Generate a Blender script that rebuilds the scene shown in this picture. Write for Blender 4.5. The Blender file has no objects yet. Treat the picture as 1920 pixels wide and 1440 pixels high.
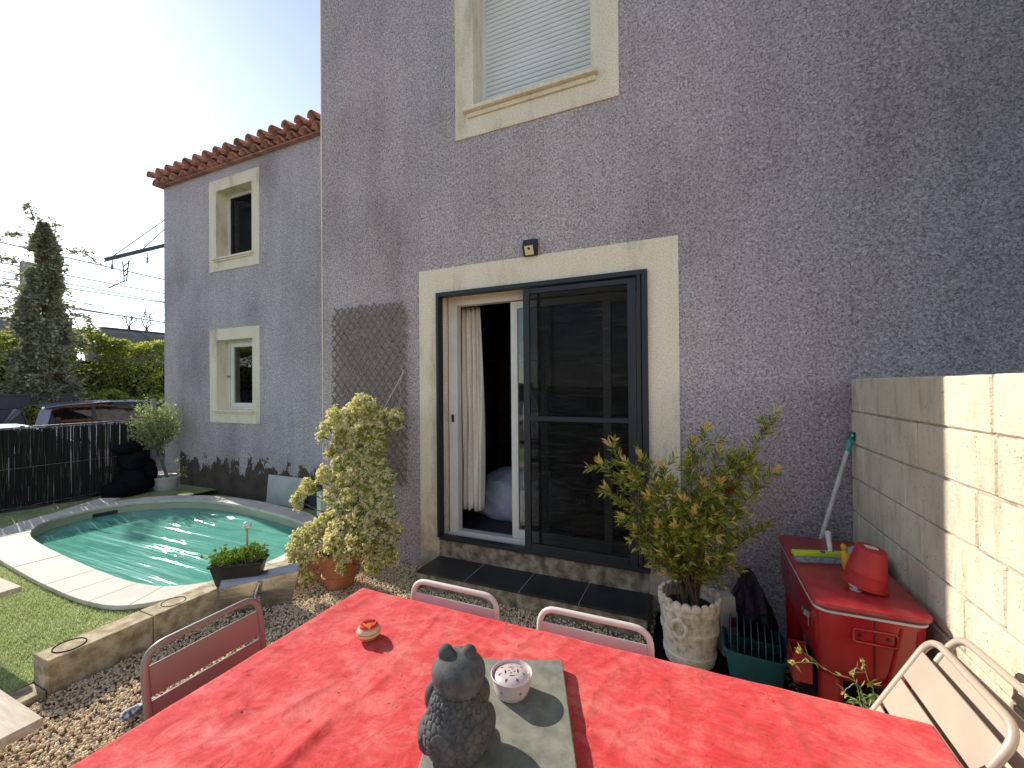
import bpy, math, random
import numpy as np
from mathutils import Vector, Matrix, noise as mnoise
PI = math.pi
rnd = random.Random(7)
rng = np.random.default_rng(7)
scene = bpy.context.scene
COL = scene.collection

# ------------------------------------------------------------------ camera, sky, sun, exposure
M = np.array([[0.9161, 0.4011, 0.0], [0.0, 0.0, -1.0], [-0.4011, 0.9161, 0.0]])
def _cam_matrix(yaw, pitch, roll):
    B = np.array([[1, 0, 0], [0, 0, -1], [0, 1, 0]], float)
    c, s = math.cos(yaw), math.sin(yaw); Rz = np.array([[c, s, 0], [-s, c, 0], [0, 0, 1]])
    c, s = math.cos(pitch), math.sin(pitch); Rx = np.array([[1, 0, 0], [0, c, -s], [0, s, c]])
    c, s = math.cos(roll), math.sin(roll); Rr = np.array([[c, -s, 0], [s, c, 0], [0, 0, 1]])
    return Rr @ Rx @ B @ Rz
F = 783.63
M = _cam_matrix(0.41264556, -0.00617487, -0.00838197)
CAM = np.array([0.0, -3.15, 1.62])
cd = bpy.data.cameras.new('camera'); cam = bpy.data.objects.new('camera', cd); COL.objects.link(cam)
cd.sensor_fit = 'HORIZONTAL'; cd.sensor_width = 36.0; cd.lens = F / 1920 * 36
cd.clip_start = 0.02; cd.clip_end = 2000
mw = Matrix.Identity(4)
for r in range(3):
    mw[r][0] = M[0][r]; mw[r][1] = -M[1][r]; mw[r][2] = -M[2][r]; mw[r][3] = CAM[r]
cam.matrix_world = mw
scene.camera = cam

SUN_AZ = math.radians(76.65); SUN_EL = math.radians(29.5)      # azimuth from +Y towards -X
sd = Vector((-math.sin(SUN_AZ) * math.cos(SUN_EL), math.cos(SUN_AZ) * math.cos(SUN_EL), math.sin(SUN_EL)))
world = bpy.data.worlds.new('World'); scene.world = world; world.use_nodes = True
wn = world.node_tree.nodes; wl = world.node_tree.links
bg = wn['Background']; sky = wn.new('ShaderNodeTexSky'); sky.sky_type = 'NISHITA'
sky.sun_disc = False; sky.sun_elevation = SUN_EL; sky.sun_rotation = -SUN_AZ
sky.air_density = 1.0; sky.dust_density = 0.2; sky.ozone_density = 1.0; sky.altitude = 50
hs = wn.new('ShaderNodeHueSaturation'); hs.inputs['Saturation'].default_value = 0.7; wl.new(sky.outputs[0], hs.inputs['Color'])
wl.new(hs.outputs[0], bg.inputs[0]); bg.inputs[1].default_value = 0.11
sl = bpy.data.lights.new('sun', 'SUN'); sun = bpy.data.objects.new('sun', sl); COL.objects.link(sun)
sl.energy = 3.4; sl.angle = math.radians(0.5); sl.color = (1.0, 0.93, 0.83)
sun.rotation_euler = sd.to_track_quat('Z', 'Y').to_euler()
vs = scene.view_settings
vs.view_transform = 'Standard'; vs.look = 'None'; vs.gamma = 1.0; vs.exposure = 1.02; vs.use_curve_mapping = False

def ray(x, y): return M.T @ np.array([(x - 960) / F, (y - 720) / F, 1.0])
def at_y(x, y, Y):
    d = ray(x, y); return Vector(CAM + d * ((Y - CAM[1]) / d[1]))
def at_z(x, y, Z):
    d = ray(x, y); return Vector(CAM + d * ((Z - CAM[2]) / d[2]))
def at_x(x, y, X):
    d = ray(x, y); return Vector(CAM + d * ((X - CAM[0]) / d[0]))

# ------------------------------------------------------------------ materials
def new_mat(name):
    m = bpy.data.materials.new(name); m.use_nodes = True
    nt = m.node_tree; return m, nt, nt.nodes, nt.links, nt.nodes['Principled BSDF']
def ramp(N, L, fac, stops):
    r = N.new('ShaderNodeValToRGB'); L.new(fac, r.inputs[0])
    el = r.color_ramp.elements
    while len(el) > 1: el.remove(el[-1])
    el[0].position = stops[0][0]; el[0].color = (*stops[0][1], 1)
    for p, c in stops[1:]:
        e = el.new(p); e.color = (*c, 1)
    return r.outputs[0]
def nz(N, L, vec, scale, detail=4, rough=0.5, dist=0.0):
    t = N.new('ShaderNodeTexNoise'); t.inputs['Scale'].default_value = scale; t.inputs['Detail'].default_value = detail
    t.inputs['Roughness'].default_value = rough; t.inputs['Distortion'].default_value = dist
    L.new(vec, t.inputs['Vector']); return t.outputs[0]
def mapping(N, L, vec, sc):
    mp = N.new('ShaderNodeMapping'); mp.inputs['Scale'].default_value = sc; L.new(vec, mp.inputs[0]); return mp.outputs[0]
def math_n(N, L, op, a, b=None, clamp=False):
    n = N.new('ShaderNodeMath'); n.operation = op; n.use_clamp = clamp
    for i, v in enumerate((a, b)):
        if v is None: continue
        if isinstance(v, (int, float)): n.inputs[i].default_value = v
        else: L.new(v, n.inputs[i])
    return n.outputs[0]
def mixc(N, L, fac, a, b, mode='MIX'):
    n = N.new('ShaderNodeMix'); n.data_type = 'RGBA'; n.blend_type = mode
    if isinstance(fac, (int, float)): n.inputs[0].default_value = fac
    else: L.new(fac, n.inputs[0])
    for i, v in ((6, a), (7, b)):
        if isinstance(v, tuple): n.inputs[i].default_value = (*v, 1)
        else: L.new(v, n.inputs[i])
    return n.outputs[2]
def bump(N, L, h, strength, dist, P, prev=None):
    b = N.new('ShaderNodeBump'); b.inputs['Strength'].default_value = strength; b.inputs['Distance'].default_value = dist
    L.new(h, b.inputs['Height'])
    if prev is not None: L.new(prev, b.inputs['Normal'])
    L.new(b.outputs[0], P.inputs['Normal']); return b.outputs[0]
def pos(N):
    return N.new('ShaderNodeNewGeometry').outputs['Position']
def objc(N):
    return N.new('ShaderNodeTexCoord').outputs['Object']
def pm(name, c1, c2=None, scale=6.0, rough=0.6, bs=0.0, bscale=60.0, bd=0.002, metal=0.0, stretch=None, spec=0.5, local=False, c3=None, coat=0.0, detail=5):
    """two- or three-colour mottled surface with fine relief"""
    m, nt, N, L, P = new_mat(name)
    P.inputs['Roughness'].default_value = rough; P.inputs['Metallic'].default_value = metal
    P.inputs['Specular IOR Level'].default_value = spec; P.inputs['Coat Weight'].default_value = coat
    P.inputs['Coat Roughness'].default_value = 0.12
    v = objc(N) if local else pos(N)
    if stretch: v = mapping(N, L, v, stretch)
    if c2 is None: c2 = tuple(min(1, c * 0.8) for c in c1)
    f = nz(N, L, v, scale, detail, 0.6)
    st = [(0.36, c2), (0.64, c1)] if c3 is None else [(0.34, c3), (0.48, c2), (0.62, c1)]
    L.new(ramp(N, L, f, st), P.inputs['Base Color'])
    rr = math_n(N, L, 'MULTIPLY_ADD', f, 0.25); rr.node.inputs[2].default_value = max(0.02, rough - 0.12)
    L.new(rr, P.inputs['Roughness'])
    if bs > 0: bump(N, L, nz(N, L, v, bscale, 4, 0.6), bs, bd, P)
    return m

def stucco(name, base, wing=False):
    m, nt, N, L, P = new_mat(name)
    P.inputs['Roughness'].default_value = 0.92; P.inputs['Specular IOR Level'].default_value = 0.2
    v = pos(N)
    g = nz(N, L, v, 70, 3, 0.62, 0.9)                       # grain of the roughcast
    g2 = nz(N, L, v, 19, 3, 0.6)
    big = nz(N, L, mapping(N, L, v, (1, 1, 0.6)), 0.85, 5, 0.6)
    hue = nz(N, L, v, 0.6, 2, 0.5)
    b = base
    col = ramp(N, L, g, [(0.36, tuple(c * 0.46 for c in b)), (0.50, tuple(c * 0.96 for c in b)), (0.66, tuple(min(1, c * 1.42) for c in b))])
    tint = ramp(N, L, hue, [(0.35, (0.97, 0.99, 1.01)), (0.65, (1.03, 0.99, 1.01))])
    col = mixc(N, L, 1.0, col, tint, 'MULTIPLY')
    st = ramp(N, L, big, [(0.30, (0.66, 0.65, 0.64)), (0.50, (0.98, 0.98, 0.98)), (0.72, (1.12, 1.12, 1.11))])
    col = mixc(N, L, 1.0, col, st, 'MULTIPLY')
    # vertical rain streaks
    sk = nz(N, L, mapping(N, L, v, (5.5, 5.5, 0.35)), 1.0, 4, 0.65)
    stk = ramp(N, L, sk, [(0.38, (0.80, 0.80, 0.79)), (0.56, (1.03, 1.03, 1.03))])
    col = mixc(N, L, 0.35, col, stk, 'MULTIPLY')
    if not wing:                                            # wall colour darkens gradually to slate towards +X, warped by noise
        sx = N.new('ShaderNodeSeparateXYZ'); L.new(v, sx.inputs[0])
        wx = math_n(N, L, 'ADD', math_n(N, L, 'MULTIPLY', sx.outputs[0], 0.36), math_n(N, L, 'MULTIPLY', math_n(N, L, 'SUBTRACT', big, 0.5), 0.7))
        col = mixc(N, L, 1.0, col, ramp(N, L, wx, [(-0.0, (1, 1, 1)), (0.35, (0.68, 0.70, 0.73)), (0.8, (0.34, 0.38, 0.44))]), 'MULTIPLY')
    if wing:                                                # damp patch where the paint has peeled off
        sp = N.new('ShaderNodeSeparateXYZ'); L.new(v, sp.inputs[0])
        n1 = nz(N, L, mapping(N, L, v, (1.25, 1, 0.8)), 4.2, 7, 0.70, 0.3)
        n2 = nz(N, L, v, 0.9, 1, 0.5)
        top = math_n(N, L, 'MULTIPLY', n2, 0.55)
        top = math_n(N, L, 'ADD', top, 0.30)
        hz = math_n(N, L, 'SUBTRACT', top, sp.outputs[2])
        k = math_n(N, L, 'MULTIPLY', hz, 0.75)
        s = math_n(N, L, 'ADD', n1, k)
        mask = ramp(N, L, s, [(0.545, (0, 0, 0)), (0.562, (1, 1, 1))])
        xl = ramp(N, L, math_n(N, L, 'MULTIPLY_ADD', sp.outputs[0], 0.25), [(0, (0, 0, 0)), (1, (1, 1, 1))])
        xl.node.inputs[0].links[0].from_node.inputs[2].default_value = 1.98
        mask = math_n(N, L, 'MULTIPLY', mask, math_n(N, L, 'GREATER_THAN', sp.outputs[0], -7.85))
        dampc = ramp(N, L, nz(N, L, v, 5, 4), [(0.35, (0.085, 0.068, 0.054)), (0.65, (0.135, 0.112, 0.092))])
        col = mixc(N, L, mask, col, dampc)
    L.new(col, P.inputs['Base Color'])
    h = math_n(N, L, 'ADD', g, math_n(N, L, 'MULTIPLY', g2, 0.6))
    bump(N, L, h, 1.0, 0.018, P)
    return m

def cream(name, base=(0.88, 0.77, 0.59), dirt=1.0):
    m, nt, N, L, P = new_mat(name)
    P.inputs['Roughness'].default_value = 0.9; P.inputs['Specular IOR Level'].default_value = 0.25
    v = pos(N); sp = N.new('ShaderNodeSeparateXYZ'); L.new(v, sp.inputs[0])
    g = nz(N, L, v, 85, 3, 0.6)
    big = nz(N, L, mapping(N, L, v, (2.4, 2.4, 0.7)), 1.3, 6, 0.68)
    col = ramp(N, L, g, [(0.38, tuple(c * 0.86 for c in base)), (0.62, tuple(c * 1.08 for c in base))])
    st = ramp(N, L, big, [(0.33, (0.55, 0.52, 0.45)), (0.47, (0.93, 0.92, 0.90)), (0.7, (1.05, 1.05, 1.05))])
    col = mixc(N, L, 0.75 * dirt, col, st, 'MULTIPLY')
    # moss and soot climbing from the ground
    n1 = nz(N, L, v, 6, 6, 0.7)
    low = math_n(N, L, 'SUBTRACT', 0.62, sp.outputs[2])
    mk = math_n(N, L, 'ADD', math_n(N, L, 'MULTIPLY', low, 0.8), math_n(N, L, 'SUBTRACT', n1, 0.55))
    mk = math_n(N, L, 'MULTIPLY', mk, 1.8, True)
    col = mixc(N, L, math_n(N, L, 'MULTIPLY', mk, 0.9, True), col, (0.17, 0.145, 0.10))
    L.new(col, P.inputs['Base Color'])
    bump(N, L, g, 0.5, 0.004, P)
    return m

MAT = {}
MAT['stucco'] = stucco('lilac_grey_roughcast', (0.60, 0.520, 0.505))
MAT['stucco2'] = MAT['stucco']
MAT['stucco_wing'] = stucco('lilac_grey_roughcast_damp', (0.60, 0.535, 0.54), True)
MAT['cream'] = cream('cream_render')
MAT['stone'] = pm('concrete_moss', (0.42, 0.36, 0.27), (0.24, 0.20, 0.135), 12, 0.95, 0.8, 90, 0.006, c3=(0.10, 0.085, 0.055), detail=9)
MAT['limestone'] = pm('curb_limestone', (0.60, 0.51, 0.35), (0.44, 0.36, 0.22), 16, 0.95, 0.9, 110, 0.006, c3=(0.26, 0.20, 0.12), detail=9)
MAT['coping'] = pm('coping_stone', (0.66, 0.62, 0.53), (0.52, 0.48, 0.40), 4, 0.8, 0.4, 50, 0.004)
MAT['black_tile'] = pm('black_step_tile', (0.030, 0.030, 0.034), (0.016, 0.016, 0.018), 7, 0.42, 0.2, 50, 0.002)
MAT['white_pvc'] = pm('white_pvc', (0.82, 0.79, 0.72), (0.72, 0.69, 0.62), 4, 0.35, 0.05, 40, 0.001)
MAT['anthracite'] = pm('anthracite_aluminium', (0.014, 0.018, 0.022), (0.010, 0.013, 0.017), 5, 0.5, 0.05, 80, 0.001)
MAT['shutter'] = pm('white_shutter', (0.84, 0.85, 0.82), (0.76, 0.77, 0.74), 3, 0.5, 0.05, 40, 0.001)
MAT['curtain'] = pm('cream_curtain_cloth', (0.90, 0.84, 0.72), (0.82, 0.76, 0.64), 30, 0.95, 0.2, 200, 0.001)
MAT['sheet'] = pm('pale_bed_sheet', (0.62, 0.64, 0.74), (0.52, 0.54, 0.65), 12, 0.95, 0.3, 40, 0.004)
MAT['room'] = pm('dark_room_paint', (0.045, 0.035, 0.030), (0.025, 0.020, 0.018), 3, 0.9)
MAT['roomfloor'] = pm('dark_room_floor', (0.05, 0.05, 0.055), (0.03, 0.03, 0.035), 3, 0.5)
MAT['tile'] = pm('terracotta_roof_tile', (0.58, 0.27, 0.20), (0.42, 0.19, 0.145), 7, 0.9, 0.4, 40, 0.004, c3=(0.20, 0.12, 0.09))
MAT['terracotta'] = pm('terracotta_pot', (0.52, 0.20, 0.085), (0.42, 0.15, 0.06), 8, 0.8, 0.3, 60, 0.003)
MAT['white_pot'] = pm('off_white_pot', (0.62, 0.60, 0.54), (0.50, 0.48, 0.42), 5, 0.6, 0.1, 40, 0.002)
MAT['barrel'] = pm('weathered_white_cement', (0.86, 0.78, 0.62), (0.76, 0.67, 0.51), 22, 0.9, 0.4, 110, 0.004, c3=(0.44, 0.38, 0.29), detail=8)
MAT['soil'] = pm('potting_soil', (0.035, 0.024, 0.016), (0.018, 0.012, 0.008), 40, 1.0, 0.8, 60, 0.01)
MAT['bark'] = pm('brown_bark', (0.16, 0.11, 0.07), (0.08, 0.055, 0.035), 30, 0.95, 0.6, 70, 0.004)
MAT['bark_grey'] = pm('grey_bark', (0.22, 0.20, 0.16), (0.12, 0.11, 0.09), 20, 0.95, 0.6, 50, 0.004)
MAT['lath'] = pm('weathered_wood_lath', (0.27, 0.205, 0.16), (0.17, 0.13, 0.10), 14, 0.9, 0.4, 60, 0.002)
MAT['wood_pale'] = pm('bleached_wood', (0.60, 0.52, 0.40), (0.42, 0.34, 0.24), 5, 0.8, 0.4, 30, 0.003, stretch=(1, 9, 9))
MAT['red_paint'] = pm('red_cooler_paint', (0.36, 0.007, 0.013), (0.28, 0.006, 0.010), 6, 0.30, 0.12, 25, 0.002, coat=0.3)
MAT['red_dusty'] = pm('dusty_red_lid', (0.34, 0.040, 0.042), (0.34, 0.010, 0.016), 18, 0.36, 0.15, 90, 0.002, coat=0.15)
MAT['red_plastic'] = pm('faded_red_plastic', (0.42, 0.024, 0.024), (0.34, 0.015, 0.016), 14, 0.55, 0.15, 60, 0.002)
MAT['silver_trim'] = pm('pale_trim', (0.62, 0.60, 0.56), (0.45, 0.43, 0.40), 8, 0.4)
MAT['steel'] = pm('brushed_steel', (0.62, 0.60, 0.56), (0.48, 0.46, 0.42), 5, 0.26, 0.12, 60, 0.0008, metal=1.0, stretch=(1, 1, 12))
MAT['galva'] = pm('grey_metal', (0.50, 0.50, 0.50), (0.35, 0.35, 0.35), 9, 0.4, metal=0.9)
MAT['chair_taupe'] = pm('taupe_chair_paint', (0.30, 0.25, 0.21), (0.26, 0.215, 0.18), 5, 0.40, 0.06, 150, 0.0006, metal=0.1, local=True)
MAT['chair_white'] = pm('chipped_pinkish_white_paint', (0.68, 0.60, 0.54), (0.62, 0.54, 0.48), 6, 0.42, 0.06, 120, 0.0006, local=True, spec=0.35)
MAT['chair_beige'] = pm('warm_beige_chair_paint', (0.50, 0.41, 0.32), (0.45, 0.365, 0.285), 5, 0.38, 0.06, 120, 0.0006, local=True, metal=0.15)
MAT['black_plastic'] = pm('black_plastic', (0.014, 0.014, 0.015), (0.022, 0.022, 0.023), 8, 0.42, 0.1, 40, 0.002)
MAT['dark_bag'] = pm('dark_plastic_bag', (0.014, 0.012, 0.020), (0.009, 0.008, 0.013), 8, 0.42, 0.8, 22, 0.02, spec=0.3)
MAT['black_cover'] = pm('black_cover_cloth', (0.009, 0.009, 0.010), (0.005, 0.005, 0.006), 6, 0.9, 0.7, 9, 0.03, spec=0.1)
MAT['teal_plastic'] = pm('dull_teal_plastic', (0.030, 0.145, 0.135), (0.022, 0.105, 0.10), 9, 0.45, 0.1, 40, 0.002)
MAT['teal_grip'] = pm('teal_rubber_grip', (0.09, 0.42, 0.38), (0.05, 0.28, 0.26), 9, 0.5)
MAT['teal_dark'] = pm('dark_teal_grip', (0.01, 0.12, 0.12), (0.01, 0.09, 0.09), 9, 0.5)
MAT['lime'] = pm('lime_plastic', (0.48, 0.68, 0.03), (0.40, 0.58, 0.025), 9, 0.4)
MAT['bristle'] = pm('grey_bristles', (0.34, 0.36, 0.42), (0.14, 0.15, 0.2), 90, 0.6)
MAT['yellow'] = pm('yellow_bottle_plastic', (0.68, 0.36, 0.015), (0.55, 0.28, 0.015), 9, 0.4)
MAT['grey_cloth'] = pm('blue_grey_cloth', (0.36, 0.38, 0.44), (0.28, 0.30, 0.36), 12, 0.95, 0.4, 60, 0.003)
MAT['white_plain'] = pm('white_paper_board', (0.58, 0.60, 0.54), (0.44, 0.47, 0.42), 4, 0.6, 0.1, 30, 0.002)
MAT['cooler_print'] = pm('red_print', (0.40, 0.03, 0.03), (0.35, 0.02, 0.02), 9, 0.6)
MAT['pink_clay'] = pm('glazed_pink_grey_clay', (0.60, 0.50, 0.49), (0.52, 0.43, 0.42), 9, 0.30, 0.08, 60, 0.001, coat=0.3)
MAT['dark_stone'] = pm('dark_grey_stone_carving', (0.105, 0.108, 0.100), (0.072, 0.074, 0.070), 40, 0.85, 0.5, 260, 0.001, c3=(0.05, 0.05, 0.05))
MAT['slab'] = pm('grey_concrete_slab', (0.24, 0.235, 0.185), (0.14, 0.14, 0.112), 22, 0.85, 0.45, 300, 0.0015, detail=12)
MAT['slab_side'] = MAT['slab']
MAT['orange_glaze'] = pm('orange_glaze', (0.62, 0.055, 0.012), (0.55, 0.03, 0.01), 12, 0.2, coat=0.5)
MAT['dry_leaf'] = pm('dry_leaf', (0.50, 0.22, 0.12), (0.30, 0.10, 0.06), 60, 0.8)
MAT['asphalt'] = pm('street_asphalt', (0.11, 0.11, 0.11), (0.08, 0.08, 0.08), 3, 0.95, 0.3, 50, 0.005)
MAT['pave'] = pm('pale_pavement', (0.48, 0.40, 0.34), (0.36, 0.30, 0.26), 6, 0.95, 0.3, 50, 0.005)
MAT['earth'] = pm('dry_earth', (0.16, 0.13, 0.08), (0.09, 0.085, 0.045), 1.2, 1.0, 0.4, 20, 0.02)
MAT['grey_board'] = pm('blue_grey_board', (0.052, 0.056, 0.072), (0.040, 0.043, 0.056), 3, 0.7, 0.15, 10, 0.01)
MAT['pole_conc'] = pm('concrete_pole', (0.36, 0.36, 0.33), (0.26, 0.26, 0.24), 4, 0.95, 0.2, 20, 0.01)
MAT['reed'] = pm('blackened_heather', (0.024, 0.020, 0.017), (0.010, 0.009, 0.008), 26, 0.9, 0.6, 60, 0.004, stretch=(1, 1, 0.05))
MAT['tank'] = pm('brown_grey_tank', (0.20, 0.17, 0.15), (0.14, 0.12, 0.11), 1.5, 0.7)
MAT['rail_steel'] = pm('catenary_steel', (0.16, 0.155, 0.15), (0.10, 0.10, 0.10), 2, 0.6)
MAT['wire'] = pm('copper_wire_dark', (0.20, 0.20, 0.21), None, 2, 0.6)
MAT['car_grey'] = pm('grey_blue_car_paint', (0.26, 0.28, 0.35), (0.23, 0.25, 0.31), 2, 0.25, metal=0.5, coat=0.8)
MAT['car_white'] = pm('white_car_paint', (0.62, 0.62, 0.64), (0.55, 0.55, 0.57), 2, 0.3, coat=0.6)
MAT['tyre'] = pm('tyre_rubber', (0.012, 0.012, 0.012), None, 4, 0.9)
MAT['tail_red'] = pm('tail_lamp_red', (0.35, 0.01, 0.01), None, 9, 0.2, coat=0.5)
MAT['table_wood'] = pm('dark_table_wood', (0.10, 0.06, 0.035), (0.06, 0.035, 0.02), 4, 0.6, 0.3, 20, 0.003)
MAT['rust'] = pm('rust_paint_chip', (0.10, 0.035, 0.02), (0.05, 0.02, 0.012), 90, 0.9)
MAT['string'] = pm('white_cord', (0.62, 0.58, 0.50), None, 20, 0.9)
MAT['grout'] = pm('grey_grout', (0.34, 0.33, 0.30), (0.22, 0.22, 0.20), 14, 0.95, 0.3, 70, 0.003)
MAT['mortar'] = pm('painted_mortar', (0.52, 0.46, 0.36), (0.26, 0.22, 0.165), 13, 0.95, 0.8, 60, 0.008)

def block_mat():
    m, nt, N, L, P = new_mat('cream_painted_block')
    P.inputs['Roughness'].default_value = 0.92; P.inputs['Specular IOR Level'].default_value = 0.2
    v = pos(N); sp = N.new('ShaderNodeSeparateXYZ'); L.new(v, sp.inputs[0])
    big = nz(N, L, v, 3.0, 6, 0.65)
    c = ramp(N, L, big, [(0.3, (0.53, 0.47, 0.345)), (0.6, (0.64, 0.57, 0.42))])
    pit = N.new('ShaderNodeTexVoronoi'); pit.inputs['Scale'].default_value = 60; L.new(v, pit.inputs['Vector'])
    pm_ = ramp(N, L, pit.outputs['Distance'], [(0.10, (0.30, 0.26, 0.20)), (0.24, (1, 1, 1))])
    pn = ramp(N, L, nz(N, L, v, 16, 3), [(0.50, (0, 0, 0)), (0.62, (1, 1, 1))])
    c = mixc(N, L, pn, c, mixc(N, L, 1.0, c, pm_, 'MULTIPLY'))
    sk = ramp(N, L, nz(N, L, mapping(N, L, v, (7, 7, 1.6)), 1.8, 7, 0.75), [(0.36, (0.70, 0.67, 0.63)), (0.50, (1, 1, 1))])
    c = mixc(N, L, 0.8, c, sk, 'MULTIPLY')
    L.new(c, P.inputs['Base Color'])
    h = math_n(N, L, 'ADD', nz(N, L, v, 75, 4, 0.65), math_n(N, L, 'MULTIPLY', nz(N, L, v, 22, 3), 0.9))
    h = math_n(N, L, 'ADD', h, math_n(N, L, 'MULTIPLY', ramp(N, L, nz(N, L, mapping(N, L, v, (1, 1, 2.2)), 46, 3), [(0.62, (1, 1, 1)), (0.72, (0, 0, 0))]), 0.35))
    bump(N, L, h, 0.9, 0.005, P)
    return m
MAT['block'] = block_mat()

def cloth_mat():
    m, nt, N, L, P = new_mat('faded_red_tablecloth')
    P.inputs['Roughness'].default_value = 0.85; P.inputs['Specular IOR Level'].default_value = 0.2
    P.inputs['Sheen Weight'].default_value = 0.15
    v = pos(N)
    w = nz(N, L, mapping(N, L, v, (1.0, 1.5, 1.0)), 13, 8, 0.72, 0.5)
    b = nz(N, L, v, 2.2, 3, 0.6, 0.8)
    s = math_n(N, L, 'ADD', math_n(N, L, 'MULTIPLY', w, 0.6), math_n(N, L, 'MULTIPLY', b, 0.4))
    c = ramp(N, L, s, [(0.36, (0.52, 0.014, 0.014)), (0.47, (0.60, 0.045, 0.045)), (0.58, (0.66, 0.12, 0.105)), (0.70, (0.72, 0.22, 0.18))])
    sp = ramp(N, L, nz(N, L, v, 38, 2), [(0.24, (0.35, 0.2, 0.2)), (0.30, (1, 1, 1))])
    c = mixc(N, L, 0.6, c, sp, 'MULTIPLY')
    L.new(c, P.inputs['Base Color'])
    h1 = nz(N, L, mapping(N, L, v, (1, 1, 1)), 17, 6, 0.6, 0.6)
    wv = N.new('ShaderNodeVectorMath'); wv.operation = 'ADD'; nw = N.new('ShaderNodeTexNoise'); nw.inputs['Scale'].default_value = 4.0; L.new(v, nw.inputs['Vector'])
    sc_ = N.new('ShaderNodeVectorMath'); sc_.operation = 'SCALE'; sc_.inputs['Scale'].default_value = 0.22; L.new(nw.outputs[1], sc_.inputs[0]); L.new(v, wv.inputs[0]); L.new(sc_.outputs[0], wv.inputs[1])
    vo = N.new('ShaderNodeTexVoronoi'); vo.feature = 'DISTANCE_TO_EDGE'; vo.inputs['Scale'].default_value = 7.0; L.new(mapping(N, L, wv.outputs[0], (1.0, 0.55, 1.0)), vo.inputs['Vector'])
    cr = ramp(N, L, vo.outputs['Distance'], [(0.0, (1, 1, 1)), (0.10, (0.25, 0.25, 0.25)), (0.3, (0, 0, 0))])
    n0 = bump(N, L, cr, 0.22, 0.005, P)
    n = bump(N, L, h1, 0.55, 0.010, P, n0)
    bump(N, L, nz(N, L, v, 420, 2), 0.15, 0.001, P, n)
    return m
MAT['cloth'] = cloth_mat()

def gravel_mat(name, island):
    m, nt, N, L, P = new_mat(name)
    P.inputs['Roughness'].default_value = 0.9; P.inputs['Specular IOR Level'].default_value = 0.2
    if island:
        f = N.new('ShaderNodeNewGeometry').outputs['Random Per Island']
        c = ramp(N, L, f, [(0.0, (0.62, 0.46, 0.28)), (0.3, (0.82, 0.66, 0.44)), (0.55, (0.70, 0.57, 0.41)), (0.8, (0.88, 0.75, 0.53)), (0.93, (0.42, 0.27, 0.16)), (1.0, (0.90, 0.83, 0.68))])
        L.new(c, P.inputs['Base Color'])
        bump(N, L, nz(N, L, pos(N), 150, 2), 0.3, 0.002, P)
    else:
        v = pos(N); vo = N.new('ShaderNodeTexVoronoi'); vo.inputs['Scale'].default_value = 60; L.new(v, vo.inputs['Vector'])
        c = ramp(N, L, nz(N, L, v, 30, 4), [(0.35, (0.16, 0.12, 0.08)), (0.65, (0.42, 0.34, 0.24))])
        L.new(c, P.inputs['Base Color']); bump(N, L, vo.outputs['Distance'], 0.9, 0.02, P)
    return m
MAT['gravel'] = gravel_mat('gravel_bed', False); MAT['pebble'] = gravel_mat('gravel_stones', True)

def leaf_mat(name, cols, rough=0.5, trans=0.35):
    m, nt, N, L, P = new_mat(name)
    out = N['Material Output']
    f = N.new('ShaderNodeNewGeometry').outputs['Random Per Island']
    c = ramp(N, L, f, [(i / (len(cols) - 1), k) for i, k in enumerate(cols)])
    L.new(c, P.inputs['Base Color']); P.inputs['Roughness'].default_value = rough
    P.inputs['Specular IOR Level'].default_value = 0.35
    t = N.new('ShaderNodeBsdfTranslucent'); L.new(mixc(N, L, 1.0, c, (1.0, 1.0, 0.68), 'MULTIPLY'), t.inputs[0])
    mx = N.new('ShaderNodeMixShader'); mx.inputs[0].default_value = trans
    L.new(P.outputs[0], mx.inputs[1]); L.new(t.outputs[0], mx.inputs[2]); L.new(mx.outputs[0], out.inputs[0])
    return m
MAT['leaf_jasmine'] = leaf_mat('jasmine_leaves', [(0.12, 0.18, 0.015), (0.24, 0.32, 0.02), (0.42, 0.46, 0.03), (0.58, 0.56, 0.05)], 0.5, 0.5)
MAT['petal'] = leaf_mat('cream_petals', [(0.86, 0.78, 0.50), (0.88, 0.84, 0.62), (0.82, 0.70, 0.36), (0.86, 0.78, 0.52)], 0.7, 0.45)
MAT['leaf_bottle'] = leaf_mat('bottlebrush_leaves', [(0.12, 0.15, 0.025), (0.22, 0.26, 0.035), (0.34, 0.37, 0.05), (0.46, 0.46, 0.08)])
MAT['leaf_tip'] = leaf_mat('young_bottlebrush_leaves', [(0.60, 0.56, 0.12), (0.78, 0.62, 0.20), (0.82, 0.46, 0.24), (0.70, 0.64, 0.16)])
MAT['leaf_succ'] = leaf_mat('lime_green_leaves', [(0.13, 0.23, 0.02), (0.22, 0.34, 0.03), (0.33, 0.46, 0.05)], 0.45, 0.3)
MAT['leaf_olive'] = leaf_mat('grey_green_leaves', [(0.16, 0.20, 0.06), (0.28, 0.33, 0.11), (0.44, 0.49, 0.22), (0.66, 0.68, 0.45)])
MAT['leaf_ivy'] = leaf_mat('dusty_ivy_leaves', [(0.14, 0.15, 0.09), (0.24, 0.25, 0.16), (0.35, 0.35, 0.24), (0.50, 0.50, 0.36)], 0.5, 0.4)
MAT['leaf_hedge'] = leaf_mat('hedge_leaves', [(0.12, 0.17, 0.04), (0.22, 0.28, 0.06), (0.38, 0.42, 0.10), (0.60, 0.60, 0.18)], 0.5, 0.55)
MAT['leaf_dark'] = leaf_mat('dark_hedge_leaves', [(0.03, 0.06, 0.015), (0.06, 0.10, 0.02), (0.09, 0.14, 0.03)], 0.5, 0.3)
MAT['grass'] = leaf_mat('artificial_grass', [(0.26, 0.33, 0.09), (0.42, 0.49, 0.19), (0.60, 0.65, 0.36), (0.84, 0.86, 0.66)], 0.4, 0.3)
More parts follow.
